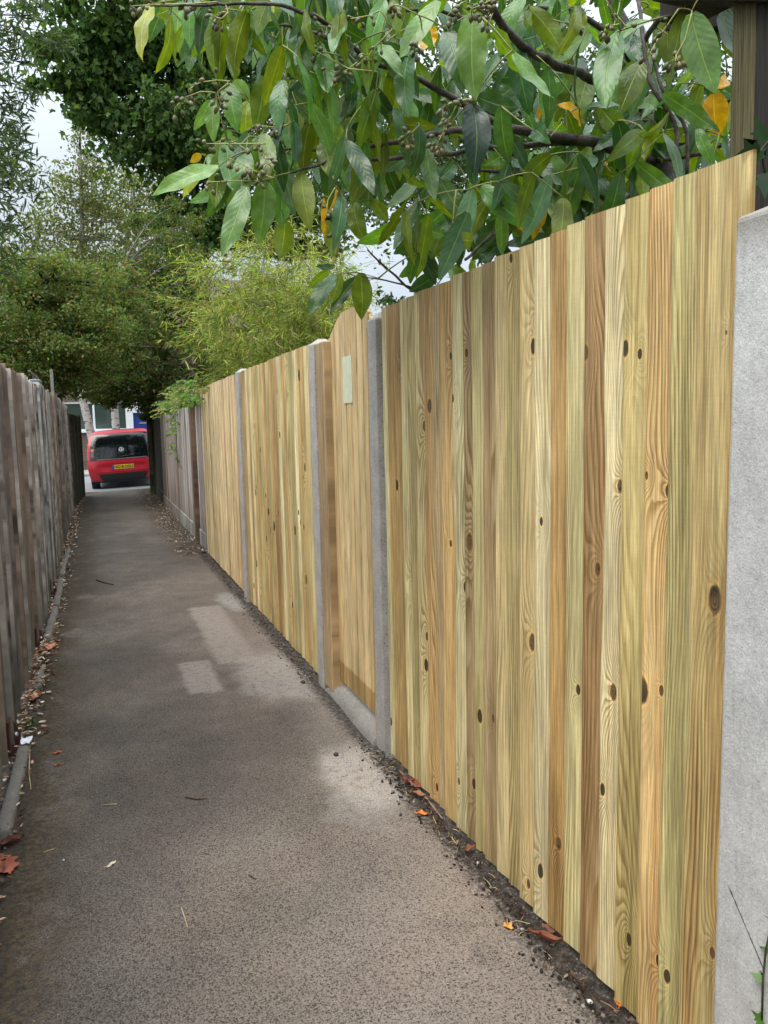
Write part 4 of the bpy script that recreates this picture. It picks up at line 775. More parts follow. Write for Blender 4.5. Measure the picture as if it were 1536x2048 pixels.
P = atY(279.5,846,HY); mb = MB(); mb.box(P[0]-.02, HY+.045, P[2]-.035, P[0]+.34, HY+.058, P[2]+.035); mb.build('letterbox', M_CHR, dr)
# ================================================================ TREES
def crown_points(centres, n, r, shell=.5, clump=.35, nclump=40):
    """centres: list of (c, radii, weight); leaves gather in clumps spread through each ellipsoid"""
    out = []; tips = []
    W = np.array([c[2] for c in centres], float); W /= W.sum()
    for (c, rad, wgt), f in zip(centres, W):
        m = max(4, int(nclump*f)); d = norm(r.normal(0,1,(m,3))); rr = r.random((m,1))**shell; cl = np.array(c)+d*rr*np.array(rad); tips.append(cl)
        cs = clump*np.mean(rad)*r.uniform(.5,1.3,(m,1)); cnt = int(n*f); idx = r.integers(0, m, cnt)
        out.append(cl[idx] + r.normal(0,1,(cnt,3))*cs[idx]*np.array((1,1,.62)))
    return np.concatenate(out), np.concatenate(tips)
def limb_path(a, b, r, sag=.12, n=5):
    a = np.array(a, float); b = np.array(b, float); L = np.linalg.norm(b-a); m = (a+b)/2 + r.normal(0, sag*L*.5, 3) + np.array((0,0,sag*L)); t = np.linspace(0,1,n)[:,None]
    return (1-t)**2*a + 2*t*(1-t)*m + t*t*b
def tree(name, label, cat, trunk, rad, bark, centres, n, size, cols, mat, tmpl, nclump=60, clump=.3, seed=1, droop=.3, group=None, limbs=26, spread=.8, start=.35, shell=.5, up=.6, extra=None):
    r = np.random.default_rng(seed); t = empty(name, tuple(trunk[0]), label, cat, group); trunk = np.array(trunk, float)
    pts, tips = crown_points(centres, n, r, shell, clump, nclump)
    mb = MB(); mb.tube(trunk, list(np.linspace(rad, rad*.3, len(trunk))), 9); mb.build('trunk', bark, t, recalc=False)
    mb = MB()
    for i in r.permutation(len(tips))[:limbs]:
        j = int(len(trunk)*start); d = np.linalg.norm(trunk[j:]-tips[i], axis=1)+np.maximum(0, trunk[j:,2]-tips[i][2])*.8; k = j+int(np.argmin(d)); k = max(j, k-0)
        mb.tube(limb_path(trunk[k], tips[i], r), [rad*.28, rad*.2, rad*.14, rad*.09, rad*.04], 5)
    if mb.v: mb.build('limbs', bark, t, recalc=False)
    leaves('crown', mat, pts, r.uniform(*size, len(pts)), pick(cols, len(pts), r, .22), tmpl, t, seed=seed+50, droop=droop, spread=spread, up=up)
    return t
B_DARK = bark_mat('dark_bark', (.03,.025,.02), (.07,.06,.05)); B_GREY = bark_mat('grey_bark', (.09,.075,.06), (.18,.155,.13))
q = NM('birch_bark'); p = q.pos(); x,y,z = q.xyz(p); n_ = q.noise(q.comb(q.math('MULTIPLY',x,5),q.math('MULTIPLY',y,5),q.math('MULTIPLY',z,16)),1,4,.6); n2 = q.noise(p,2.5,4)
c = q.mix(q.rng(n_,.55,.63), (.42,.40,.37), (.04,.035,.03)); c = q.mix(q.rng(n2,.5,.7,0,.6), c, (.15,.14,.11)); q.pbr(c,.8,q.bump(n_,.4,.01)); B_BIRCH = q.m
def arc(pts, n=10):
    pts = [np.array(p, float) for p in pts]; out = []
    for i in range(len(pts)-1):
        for k in range(n//(len(pts)-1)): out.append(pts[i]+(pts[i+1]-pts[i])*k/(n//(len(pts)-1)))
    return out+[pts[-1]]
def ell(px, py, Y, rx, ry, rz_, wt=1.0): return (atY(px, py, Y), (rx, ry, rz_), wt)
# maple behind the road: dark green lobed leaves
G_MAP = [(.088,.16,.045),(.12,.205,.058),(.062,.12,.04),(.165,.25,.075),(.078,.145,.05)]
M_MAP = leaf_mat('maple_leaf', .6, .42, .3, .2, 1.0)
MY = 21.5
base = np.array((3.6, 23.0, 0.0))
tree('maple_tree', 'tall dark green maple with lobed leaves filling the top left sky', 'tree', arc([base, (3.0,23.2,3.5), atY(390,360,MY+1.6), atY(250,170,MY+.9), atY(228,40,MY+.4), atY(200,-200,MY)], 25), .17, B_DARK,
     [ell(330,70,MY,2.6,2.2,2.0,1.6), ell(190,80,MY-.4,1.6,1.6,1.1,.75), ell(130,150,MY-.3,.95,1.0,.6,.3), ell(300,240,MY,2.0,1.8,1.3,1.2), ell(420,300,MY+.3,2.2,2.0,1.6,1.1), ell(470,120,MY+1,3.0,2.5,2.6,1.5), ell(190,230,MY-.2,.7,.9,.7,.2),
      ell(620,300,MY+1,2.6,2.2,2.2,1.2), ell(250,-120,MY,4.0,3.0,2.2,1.6), ell(640,60,MY+1,3,2.5,2.6,1.1), ell(400,430,MY,1.2,1.5,.8,.35), ell(560,430,MY+1,1.6,1.6,1.1,.5), ell(470,470,MY+1,1.3,1.5,.75,.4), ell(610,480,MY+1.5,1.3,1.5,.6,.35), ell(400,490,MY+1,.9,1.2,.6,.25)], 45000, (.12,.22), G_MAP, M_MAP, 'star', nclump=420, clump=.17, seed=21, droop=.5, limbs=70, start=.3, up=.5)
# silver birches
G_BIR = [(.17,.20,.075),(.21,.215,.09),(.13,.175,.06),(.23,.20,.10),(.17,.22,.08)]
M_BIR = leaf_mat('birch_leaf', .55, .45, .25, .3, 1.0)
def bx(px, py, Y): return atY(px, py, Y)
Yb = 25.0
tree('birch_tree', 'leaning silver birch with white trunk at the left of the red car', 'tree', arc([bx(203,940,Yb), bx(185,880,Yb), bx(163,790,Yb), bx(150,650,Yb), bx(165,480,Yb), bx(160,300,Yb)], 25), .15, B_BIRCH,
     [ell(165,300,Yb,.9,1.0,1.2,.5), ell(150,400,Yb,1.5,1.3,1.3,1.0), ell(110,440,Yb,1.0,1.0,.9,.5), ell(190,400,Yb,1.1,1.2,1.6,.9), ell(120,520,Yb,1.6,1.5,1.0,.9), ell(210,500,Yb,1.5,1.4,1.2,.9), ell(60,500,Yb,1.1,1.2,1.3,.6)], 11000, (.06,.11), G_BIR, M_BIR, 'diamond', nclump=300, clump=.17, seed=33, droop=.8, limbs=70, start=.5)
tree('birch_tree', 'straight silver birch with white trunk rising behind the middle of the red car', 'tree', arc([bx(236,960,27.5), bx(232,860,27.5), bx(226,770,27.5), bx(235,600,27.5), bx(262,420,27.5)], 20), .16, B_BIRCH,
     [ell(250,440,27.5,1.6,1.4,1.6,1.0), ell(270,560,27.5,1.8,1.5,1.2,.9), ell(215,600,27.5,1.5,1.5,1.0,.6), ell(320,400,27.5,1.4,1.4,1.2,.7)], 11000, (.065,.12), G_BIR, M_BIR, 'diamond', nclump=220, clump=.2, seed=35, droop=.8, limbs=50, start=.55)
# hawthorns: olive brown mass
G_HAW = [(.135,.19,.05),(.20,.17,.055),(.105,.18,.05),(.155,.22,.06),(.23,.18,.075),(.085,.145,.042)]
M_HAW = leaf_mat('hawthorn_leaf', .6, .45, .3, .2, 1.0)
Yh = 15.0
tree('hawthorn_tree', 'olive brown hawthorn overhanging the left fence below the birches', 'tree', arc([(-2.6,15.4,0), (-2.4,15.4,1.6), bx(70,600,15.2), bx(120,520,15.2)], 12), .14, B_DARK,
     [ell(60,690,Yh,1.0,1.2,.7,1.0), ell(170,650,Yh,1.0,1.1,.7,1.0), ell(130,570,Yh+.4,1.0,1.2,.6,.8), ell(40,580,Yh,.9,1.1,.9,.9), ell(150,745,Yh+.5,.8,1.0,.45,.7), ell(-60,640,Yh,1.0,1.2,1.4,.9), ell(240,590,Yh+.8,.9,1.1,.55,.6), ell(90,770,Yh+.8,.7,.9,.25,.4)], 44000, (.045,.085), G_HAW, M_HAW, 'oval', nclump=420, clump=.13, seed=41, droop=.2, limbs=60)
Yr = 17.5
tree('hawthorn_tree', 'dark hawthorn with a leaning trunk above the far right fence, shading the path end', 'tree', arc([(2.9,17.0,0), bx(395,760,17.2), bx(345,700,17.2), bx(290,625,17.2), bx(245,540,17.2)], 16), .10, B_GREY,
     [ell(290,770,Yr,.75,1.1,.5,.7), ell(250,700,Yr,1.1,1.2,.75,1.1), ell(330,640,Yr+.3,1.1,1.2,.8,.9), ell(300,540,Yr+.6,1.3,1.2,.8,.9), ell(390,700,Yr,1.0,1.2,.9,1.0), ell(215,760,Yr+.4,.7,.9,.35,.5), ell(390,560,Yr,1.1,1.1,.7,.6), ell(310,815,Yr+.5,.35,.6,.35,.35), ell(350,470,Yr+1,1.0,1.0,.8,.5), ell(400,770,Yr,1.0,1.0,.6,.7), ell(250,800,Yr,.55,.8,.2,.3), ell(195,790,Yr+.3,.35,.6,.18,.15)], 48000, (.05,.095), [tuple(np.array(c)*.85) for c in G_HAW]+[(.08,.14,.045)], M_HAW, 'oval', nclump=420, clump=.135, seed=43, droop=.2, limbs=60)
# fresh green shrub among the hawthorns
tree('evergreen_shrub', 'fresher green bushy shrub in the gap between the two hawthorns', 'shrub', arc([(-2.0,20.0,-.1), (-1.8,20.0,1.5), bx(150,640,19)], 8), .07, B_DARK, [ell(170,610,19,1.6,1.2,.7,1.0), ell(100,600,19,1.5,1.2,.9,1.0), ell(225,660,19,1.2,1.2,.6,.8), ell(30,640,19,1.5,1.3,1.2,1)], 22000, (.05,.09), [(.10,.20,.045),(.13,.25,.055),(.08,.155,.04)], leaf_mat('evergreen_leaf', .55, .42, .25, .25), 'oval', nclump=140, clump=.27, seed=47, limbs=20)
# olive-leaved tree over the left fence
G_OLV = [(.07,.105,.05),(.09,.13,.065),(.055,.085,.045),(.10,.14,.045)]
M_OLV = leaf_mat('narrow_leaf', .6, .3, .2, .2)
Yo = 7.6
tree('willow_tree', 'narrow leaved grey green tree leaning in over the left fence', 'tree', arc([(-2.6,8.2,0), (-2.4,8.0,2.6), (-1.9,7.8,4.2), (-1.6,7.6,6.0)], 12), .1, B_GREY,
     [ell(0,60,Yo,.30,.7,.45,.6), ell(55,75,Yo,.30,.35,.22,.35), ell(-10,250,Yo,.38,.7,.5,1.0), ell(15,330,Yo-.2,.30,.5,.35,.6), ell(30,180,Yo,.26,.4,.22,.35), ell(-60,420,Yo,.5,.8,.6,1.2), ell(0,470,Yo,.24,.5,.28,.4), ell(40,290,Yo,.16,.3,.12,.15), ell(-150,200,Yo,.7,1,1.1,1.2), ell(60,20,Yo,.25,.3,.15,.2), ell(20,520,Yo,.12,.4,.12,.06), ell(110,90,Yo,.22,.3,.10,.16)], 3600, (.075,.12), G_OLV, M_OLV, 'lance', nclump=170, clump=.2, seed=51, droop=.15, limbs=60, start=.3, spread=.9)
# bamboo behind the new fence
G_BAM = [(.25,.33,.055),(.32,.37,.07),(.19,.28,.05),(.38,.37,.12),(.15,.22,.05),(.28,.21,.09)]
t = empty('bamboo', (2.6, 9.0, 0), 'pale yellow green bamboo clump rising behind the far new fence panels', 'bamboo'); r = np.random.default_rng(61)
mb = MB(); pts = []; axs = []
Ybm = 8.6
for i in range(62):
    b = np.array((r.uniform(1.6,3.5), r.uniform(7.6,10.2), 0)); px = r.uniform(395,720); py = 455+ (0 if 480 < px < 620 else 55) + r.uniform(0,180) + max(0,(470-px))*.5; e = atY(px, py, b[1]); 
    pth = [b, b*.55+e*.45+np.array((.2,.2,.5)), e]; tt = np.linspace(0,1,9)[:,None]; pth = (1-tt)**2*pth[0]+2*tt*(1-tt)*pth[1]+tt**2*pth[2]; mb.tube(pth, list(np.linspace(.009,.002,9)), 5)
    for k in range(4, 9):
        for _ in range(5):
            d = norm(r.normal(0,1,3)*np.array((1,1,.5))+np.array((-.3,-.1,.1))); L = r.uniform(.25,.6)
            tw = [pth[k], pth[k]+d*L*.5+np.array((0,0,.03)), pth[k]+d*L-np.array((0,0,.05))]; mb.tube(tw, [.003,.002,.001], 4, cap=False)
            m_ = 32; f = r.random((m_,1)); pts.append(pth[k]+d*L*f + r.normal(0,.03,(m_,3))); axs.append(np.tile(d, (m_,1)))
mb.build('canes', bark_mat('cane', (.16,.15,.05), (.24,.2,.09)), t, recalc=False); pts = np.concatenate(pts); axs = np.concatenate(axs)
M_BAM = leaf_mat('bamboo_leaf', .6, .42, .25, .2)
leaves('foliage', M_BAM, pts, r.uniform(.07,.14,len(pts)), pick(G_BAM, len(pts), r, .38), 'blade', t, axis=axs*.8, seed=62, droop=.45, spread=.55)
# dark shrubs further back on the right, behind the big leaved tree
tree('background_tree', 'loose mid green garden tree far behind the big leaved branches', 'tree', arc([(7.5,13,0),(7.3,13,3),(7.0,12.5,6)], 10), .15, B_DARK, [ell(900,330,12,2.4,1.8,1.3,1), ell(1130,250,11,1.9,1.6,1.4,1), ell(1300,330,10,1.5,1.4,1.0,1), ell(1000,120,12,2.4,2,1.5,1), ell(1400,200,9,1.0,1.2,.9,.5), ell(780,300,13,1.5,1.5,1.2,.6)], 26000, (.06,.12), [(.05,.09,.028),(.065,.11,.035),(.04,.075,.022)], leaf_mat('garden_leaf', .5, .35, .3, .3), 'oval', nclump=150, clump=.27, seed=71, limbs=40)  # tree's greens darkened to paint deeper shadow behind the big leaves
tree('background_shrub', 'small leafy shrub tip showing against the sky just over the near panel top', 'shrub', arc([(2.6,5.2,0),(2.5,5.0,1.2),atY(785,600,4.8)], 8), .012, B_DARK, [(atY(783,598,4.8),(.10,.1,.07),1), (atY(800,610,4.7),(.12,.12,.06),1), (atY(770,640,4.8),(.12,.12,.1),1)], 260, (.03,.055), [(.035,.07,.025),(.05,.09,.03)], M_HAW, 'oval', nclump=16, clump=.4, seed=73, limbs=12)
# ---------------------------------------------------------------- wisteria over the old fence
t = empty('wisteria', tuple(atX(365,815,1.25)), 'bright green wisteria tumbling over the old grey fence', 'climbing plant'); r = np.random.default_rng(81)
mb = MB(); P = []; A = []; C = []
cl = [(.13,.24,.035),(.17,.28,.05),(.10,.19,.03),(.22,.27,.07),(.28,.27,.10)]
def pinnate(a, b, n, cset):
    a = np.array(a); b = np.array(b); ax = norm(b-a); side = norm(np.cross(ax, [0,0,1]))
    mid = (a+b)/2+np.array((0,0,.05)); 
    for i in range(n):
        f = (i+1)/n; p = (1-f)**2*a+2*f*(1-f)*mid+f*f*b
        for s in (-1,1): P.append(p); A.append(norm(ax*.5+side*s+np.array((0,0,-.25)))); C.append(cset)
    mb.tube([a, mid, b], [.003,.0025,.0015], 4, cap=False)
for i in range(130):
    px = r.uniform(328,408); yc = 792+abs(px-375)*.35; py = yc+r.normal(0,11); Y = r.uniform(9.4,13.5); X_ = r.uniform(1.0,1.5); o_ = atX(px, py, X_); d = norm(r.normal(0,1,3)*np.array((1,1,.45))+np.array((-.4,-.3,.15))); L = r.uniform(.12,.24)
    pinnate(o_, o_+d*L, 7, cl[r.integers(0,5)])
ten = [atX(348,820,1.12), atX(352,860,1.12), atX(352,900,1.13), atX(357,935,1.13)]; mb.tube(ten, [.004]*4, 4)
for (px, py) in [(338,838),(344,850),(340,830),(350,845),(355,858),(352,870),(346,825),(333,822),(360,830),(349,890),(356,903),(351,915),(355,930),(348,888),(353,865)]:
    o_ = atX(px, py, 1.12); d = norm(r.normal(0,.6,3)+np.array((-.4,-.6,-.5))); pinnate(o_, o_+d*.13, 5, cl[r.integers(0,3)])
tl = atX(368,815,1.3); mb.tube([atX(385,830,1.3), atX(370,790,1.25), atX(350,758,1.2), atX(337,770,1.18)], [.006,.005,.004,.002], 4)
mb.tube([np.array((1.5,11.5,0)), np.array((1.4,11.4,1.2)), atX(375,808,1.3), atX(340,815,1.2)], [.02,.018,.014,.006], 6)
mb.build('stems', B_GREY, t, recalc=False)
cc = np.array(C)*r.normal(1,.15,(len(C),1))
leaves('leaves', leaf_mat('wisteria_leaf', .45, .4, .2, .35), np.array(P), r.uniform(.045,.075,len(P)), np.clip(cc,.01,1), 'lance' if False else 'oval', t, axis=np.array(A)*2.2, spread=.3, droop=.3, seed=82, up=.8)
# ---------------------------------------------------------------- dark pergola timbers behind the wide post
M_PERG = wood_mat('dark_pergola_timber', old=True, gfreq=60, dark=.5, rough=.9)
t = empty('pergola', (1.3,.95,0), 'dark weathered garden structure of post and beams behind the wide concrete post', 'pergola')
PX = 1.36
a0 = atX(1457,330,PX)[1]; a1 = atX(1504,330,PX)[1]
mb = MB(); tp = T(104,98,70); mb.box(PX, a1, -.1, PX+.12, a0, 2.9, bid=3.0, tint=tp[0], tint2=tp[1]); mb.build('post', M_PERG, t, bevel=.004)
mb = MB(); tp = T(56,52,50); mb.box(PX-.004, a1-.5, -.1, PX+.1, a1-.004, 3.2, bid=6.0, tint=tp[0], tint2=tp[1]); mb.build('side_board', M_PERG, t, bevel=.004)
def pbeam(pxa, pya, pxb, pyb, X0, h, wdt, col, nm):
    A_ = atX(pxa,pya,X0); B_ = atX(pxb,pyb,X0); mb = MB(); d = B_-A_
    mb.add([tuple(A_),tuple(B_),tuple(B_+np.array((0,0,h))),tuple(A_+np.array((0,0,h))),tuple(A_+np.array((wdt,0,0))),tuple(B_+np.array((wdt,0,0))),tuple(B_+np.array((wdt,0,h))),tuple(A_+np.array((wdt,0,h)))],
           [(0,1,2,3),(7,6,5,4),(0,4,5,1),(3,2,6,7),(0,3,7,4),(1,5,6,2)], bid=9.0, tint=col[0], tint2=col[1]); mb.build(nm, M_PERG, t, bevel=.004)
pbeam(1302,2,1560,2,PX-.03,.3,.08,T(50,44,38),'beam'); pbeam(1318,45,1430,-15,PX+.06,.14,.1,T(66,60,54),'brace'); pbeam(1330,62,1500,50,PX+.3,.16,.08,T(44,40,36),'beam')
# sprig of ivy on the dark board and creeper on the concrete post
def sprig(name, label, pts, lv, col, size, mat):
    t = empty(name, tuple(pts[0]), label, 'creeper'); mb = MB(); mb.tube(pts, [.0022]*len(pts), 5, col=(.06,.07,.03)); mb.build('stem', M_TWIG, t, recalc=False); r = np.random.default_rng(5)
    P = np.array([p for p,_ in lv]); A = np.array([a for _,a in lv]); leaves('leaves', mat, P, np.full(len(P), size)*r.uniform(.8,1.2,len(P)), pick([col], len(P), r, .15), 'star', t, axis=A*3, spread=.3, droop=.2, up=.2, seed=6)
M_IVY = leaf_mat('ivy_leaf', .4, .25, .2, .4)
p = [at(1560,250,1.5), at(1535,285,1.48), at(1522,300,1.47), at(1530,345,1.47)]; X_ = np.array((-.6,-.3,-.1))
sprig('ivy', 'dark green ivy leaves against the black board at the right edge', p, [(p[2],np.array((-.5,.2,.2))),(p[1],np.array((-.2,.1,.6))),(p[2],np.array((-.3,-.1,-.5))),(p[3],np.array((-.1,-.1,-.8))),(p[1],np.array((.2,-.2,-.3)))], (.022,.055,.018), .055, M_IVY)
p = [atX(1545,1840,1.08), atX(1532,1900,1.08), atX(1526,1960,1.08), atX(1524,2040,1.08)]
sprig('creeper', 'small bright green creeper with thin stem on the concrete post foot', p, [(p[1],np.array((.0,-.1,.3))),(p[2],np.array((-.2,.4,.0))),(p[3],np.array((-.3,.3,.3))),(p[3],np.array((-.3,.1,-.2))),(p[0],np.array((-.1,.2,.2)))], (.08,.17,.03), .022, M_IVY)
# ================================================================ BIG LEAVED TREE OVER THE FENCE
def big_leaf_mat(name):
    q = NM(name); col = q.attr('col'); s, t_, rn = q.xyz(q.attr('lf', 'Vector')); a = q.math('ABSOLUTE', s)
    mid = q.rng(a, .075, .03); mid = q.math('MULTIPLY', mid, q.rng(t_, 1.0, .75, .35, 1.0))
    lat = q.math('FRACT', q.math('ADD', q.math('SUBTRACT', q.math('MULTIPLY', t_, 10.0), q.math('MULTIPLY', a, 1.9)), rn))
    latv = q.math('MULTIPLY', q.rng(q.math('ABSOLUTE', q.math('SUBTRACT', lat, .5)), .11, .02), .8)
    puff = q.math('ABSOLUTE', q.math('SUBTRACT', lat, .5))
    n = q.noise(q.pos(), 45, 4, .6); n2 = q.noise(q.pos(), 9, 2)
    c = q.sc(col, q.rng(n, .3, .7, .82, 1.18)); c = q.sc(c, q.rng(n2, .3, .7, .8, 1.2))
    c = q.mix(q.math('MULTIPLY', latv, .07), c, q.vm('ADD', q.sc(c, 1.2), (.03,.035,.01)))
    c = q.mix(q.math('MULTIPLY', mid, .75), c, q.vm('ADD', q.sc(c, 1.3), (.10,.12,.02)))
    sp = q.noise(q.pos(), 160, 2); c = q.mix(q.rng(sp, .74, .79, 0, .6), c, (.05,.04,.015))
    bf = q.t.nodes.new('ShaderNodeNewGeometry').outputs['Backfacing']
    cb = q.vm('MULTIPLY', c, (1.15,1.1,.7)); c2 = q.mix(bf, c, cb)
    bmp = q.bump(q.math('ADD', q.math('ADD', q.math('MULTIPLY', puff, .32), q.math('MULTIPLY', mid, -.7)), q.math('MULTIPLY', n, .5)), .55, .003)
    b = q.pbr(c2, q.mix(bf, (.26,.26,.26), (.55,.55,.55)), bmp, spec=.5, finish=False)
    tr = q.t.nodes.new('ShaderNodeBsdfTranslucent'); q.put(tr.inputs[0], q.vm('MULTIPLY', c, (1.9,1.9,.25)))
    m = q.t.nodes.new('ShaderNodeMixShader'); m.inputs[0].default_value = .40; q.t.links.new(b, m.inputs[1]); q.t.links.new(tr.outputs[0], m.inputs[2]); q.t.links.new(m.outputs[0], q.out.inputs[0]); return q.m
M_BIG = big_leaf_mat('big_leaf')
r = np.random.default_rng(91); rr = random.Random(91)
laurel = empty('big_leaved_tree', (2.3, 2.5, 0), 'large leaved evergreen tree with hanging leaves and green fruits overhanging the new fence', 'tree')
SK = []                                   # skeleton points: (pos, radius)
trunkmb = MB(); brmb = MB(); twmb = MB()
def seg(mb, pts, rads, n=7, col=(.05,.042,.035)):
    rads = [q_*.8 for q_ in rads]
    P = [np.array(p, float) for p in pts]; out = []; R_ = []
    for i in range(len(P)-1):
        for k in range(4):
            f = k/4; p0 = P[max(i-1,0)]; p1 = P[i]; p2 = P[i+1]; p3 = P[min(i+2,len(P)-1)]
            out.append(.5*((2*p1)+(-p0+p2)*f+(2*p0-5*p1+4*p2-p3)*f*f+(-p0+3*p1-3*p2+p3)*f**3)); R_.append(rads[i]+(rads[i+1]-rads[i])*f)
    out.append(P[-1]); R_.append(rads[-1]); out = [o + r.normal(0, .25*q_, 3) for o, q_ in zip(out, R_)]
    mb.tube(out, R_, n, col=col)
    for i in range(len(out)-1):
        for f in (0,.5): SK.append(out[i]*(1-f)+out[i+1]*f)
def A(*l): return [at(*p) for p in l]
tr0 = at(1325,340,2.75)
seg(trunkmb, [np.array((tr0[0]+.35, tr0[1]+.15, -.1)), np.array((tr0[0]+.22, tr0[1]+.1, .9)), tr0, at(1290,230,2.8), at(1262,120,2.85), at(1215,-60,2.9)], [.075,.065,.05,.042,.036,.03], 10)
seg(brmb, A((1310,325,2.75),(1225,292,2.6),(1120,275,2.5),(1030,262,2.42),(950,258,2.36),(880,268,2.32),(800,283,2.28),(702,300,2.22),(640,328,2.16),(581,346,2.12)), [.024,.023,.020,.017,.014,.012,.010,.0075,.006,.004])
seg(brmb, A((1200,285,2.6),(1080,290,2.5),(974,297,2.45),(885,310,2.4),(735,317,2.32),(668,308,2.28),(606,298,2.22),(527,304,2.15)), [.012,.012,.011,.009,.008,.006,.005,.003])
seg(brmb, A((1285,215,2.8),(1200,165,2.5),(1146,142,2.35),(1102,125,2.25),(1050,95,2.15),(1018,66,2.08),(985,20,2.0),(960,-60,1.95)), [.02,.018,.016,.016,.015,.014,.013,.012])
seg(brmb, A((1030,262,2.42),(920,205,2.36),(840,160,2.3),(756,129,2.26),(700,98,2.22),(647,73,2.2),(600,58,2.15),(560,50,2.1)), [.013,.012,.011,.010,.009,.008,.006,.004])
seg(brmb, A((756,129,2.26),(710,98,2.2),(660,52,2.15),(618,29,2.1),(547,10,2.05),(470,8,2.0),(400,10,1.98),(300,12,1.95)), [.009,.009,.008,.007,.006,.005,.004,.002])
seg(brmb, A((1330,352,2.75),(1230,372,2.65),(1130,360,2.58),(1040,350,2.5),(960,340,2.5)), [.02,.018,.015,.010,.005])
seg(brmb, A((1335,365,2.75),(1240,400,2.75),(1150,375,2.7),(1060,420,2.62),(985,470,2.55),(930,520,2.5)), [.016,.014,.012,.01,.008,.006])
seg(brmb, A((960,560,3.2),(890,580,3.1),(830,582,2.95),(790,552,2.7),(735,500,2.4)), [.008,.008,.0065,.005,.003])
seg(brmb, A((850,583,3.0),(800,568,2.7),(760,559,2.45),(722,553,2.32)), [.004,.0035,.003,.002])
seg(brmb, A((1060,420,2.9),(1000,490,3.1),(960,560,3.2),(950,640,3.2)), [.008,.008,.008,.008])
seg(brmb, A((1353,345,2.4),(1349,246,2.4),(1300,163,2.4),(1285,60,2.45),(1270,-40,2.5)), [.008,.009,.009,.008,.008]); seg(brmb, A((1375,350,2.45),(1372,262,2.45),(1330,190,2.45),(1300,90,2.5)), [.007,.008,.007,.006])
seg(brmb, A((1330,300,2.75),(1400,270,2.5),(1440,235,2.3),(1458,200,2.2)), [.008,.007,.006,.004]); seg(brmb, A((1310,320,2.75),(1395,310,2.45),(1455,285,2.25)), [.009,.009,.007])
seg(brmb, A((1215,-60,2.9),(1150,-70,2.4),(1090,-40,2.1),(1030,-70,1.9)), [.02,.016,.012,.006]); seg(brmb, A((1262,120,2.85),(1320,40,2.2),(1400,-20,1.75),(1470,-60,1.65)), [.014,.010,.007,.004])
seg(brmb, A((1262,120,2.85),(1180,40,2.6),(1080,20,2.5),(960,40,2.4),(860,20,2.3),(760,30,2.25)), [.014,.012,.010,.008,.006,.004])
# leaves measured from the photograph: base, tip, apparent width (crop units), tone
KIND = {'g': (.115,.235,.055), 'd': (.042,.10,.034), 'o': (.12,.175,.018), 'y': (.60,.33,.012), 'b': (.07,.15,.065), 'v': (.010,.030,.012), 'l': (.15,.26,.07), 'q': (.27,.31,.03)}  # green tones put backlight, sky gloss and shade into the leaf colour
L6 = """105 20 55 290 45 q|195 70 135 355 28 o|250 5 230 250 85 g|340 10 290 200 75 o|310 160 280 345 65 b|405 110 410 390 55 o|450 50 425 410 60 o|500 90 490 250 60 g|560 60 490 395 80 o|650 90 585 330 40 g|655 -10 720 205 55 q
780 60 770 220 110 o|810 -20 870 140 40 g|1110 -20 1060 120 70 o|1370 65 1180 80 40 l|1480 0 1295 280 80 l|1300 140 1240 365 70 l|1230 290 1180 510 60 o|1440 140 1410 240 90 y|1540 150 1525 400 95 d|1335 270 1330 560 80 b|700 230 815 395 45 o|790 300 910 370 35 o
470 400 515 630 95 g|500 385 575 475 70 g|640 365 600 620 100 o|570 480 560 680 75 q|720 385 700 610 75 o|750 380 790 590 80 o|770 390 895 600 70 o|955 355 840 510 50 b|790 470 820 660 70 o|385 480 305 625 50 l|405 480 400 680 65 g|770 600 780 740 85 b|850 630 840 740 60 b
890 550 900 670 85 b|980 600 830 760 70 o|1020 590 1010 790 65 b|1110 590 1100 760 65 b|1160 590 1190 700 70 b|1290 630 1165 790 70 b|1060 725 1070 945 90 g|1110 740 1130 905 70 o|1180 790 1170 890 50 b|1385 590 1345 860 60 d|1500 590 1390 830 75 b|640 655 740 720 45 g|710 745 880 825 40 g
500 700 480 810 60 b|370 745 435 810 50 g|425 800 100 930 60 l|430 825 250 830 40 d|340 820 255 945 50 q|340 740 290 780 35 y|470 880 285 975 55 g|430 930 415 1020 40 o|555 895 440 1230 95 g|545 1000 515 1160 50 g|650 865 615 1170 110 g|735 825 730 1090 105 g|820 830 865 1105 100 o|745 1060 720 1245 95 o
980 880 920 1060 55 y|925 1040 930 1140 20 y|1020 940 980 1200 65 b|1100 890 1090 1030 55 b|1150 890 1140 1000 70 b|1071 970 1130 1170 80 o|940 1060 990 1240 70 o|1160 960 1240 1065 60 o|1110 1310 1110 1535 95 o|985 1320 855 1510 60 b|1010 1310 960 1460 50 o|1090 1330 960 1500 60 d
950 1300 855 1385 35 o|985 1275 890 1280 25 d|1285 1065 1090 1170 60 g|1440 1250 1290 1330 60 g|1470 1320 1340 1400 70 d|1360 920 1255 970 55 o|1310 830 1270 890 50 o|1480 790 1380 900 50 b|1450 840 1390 970 65 b|1536 900 1440 990 60 b|1400 1080 1520 1130 55 g|1500 1100 1440 1250 60 o
600 100 560 290 60 b|380 60 370 200 60 o|950 180 880 330 50 o|1000 60 960 200 60 d|1060 110 1075 290 70 d|1200 60 1150 260 60 o|920 290 1000 420 40 d|1330 440 1300 620 50 d|1440 470 1400 690 60 d|1380 300 1420 520 60 o|1160 420 1090 560 60 o|960 450 930 600 60 d"""
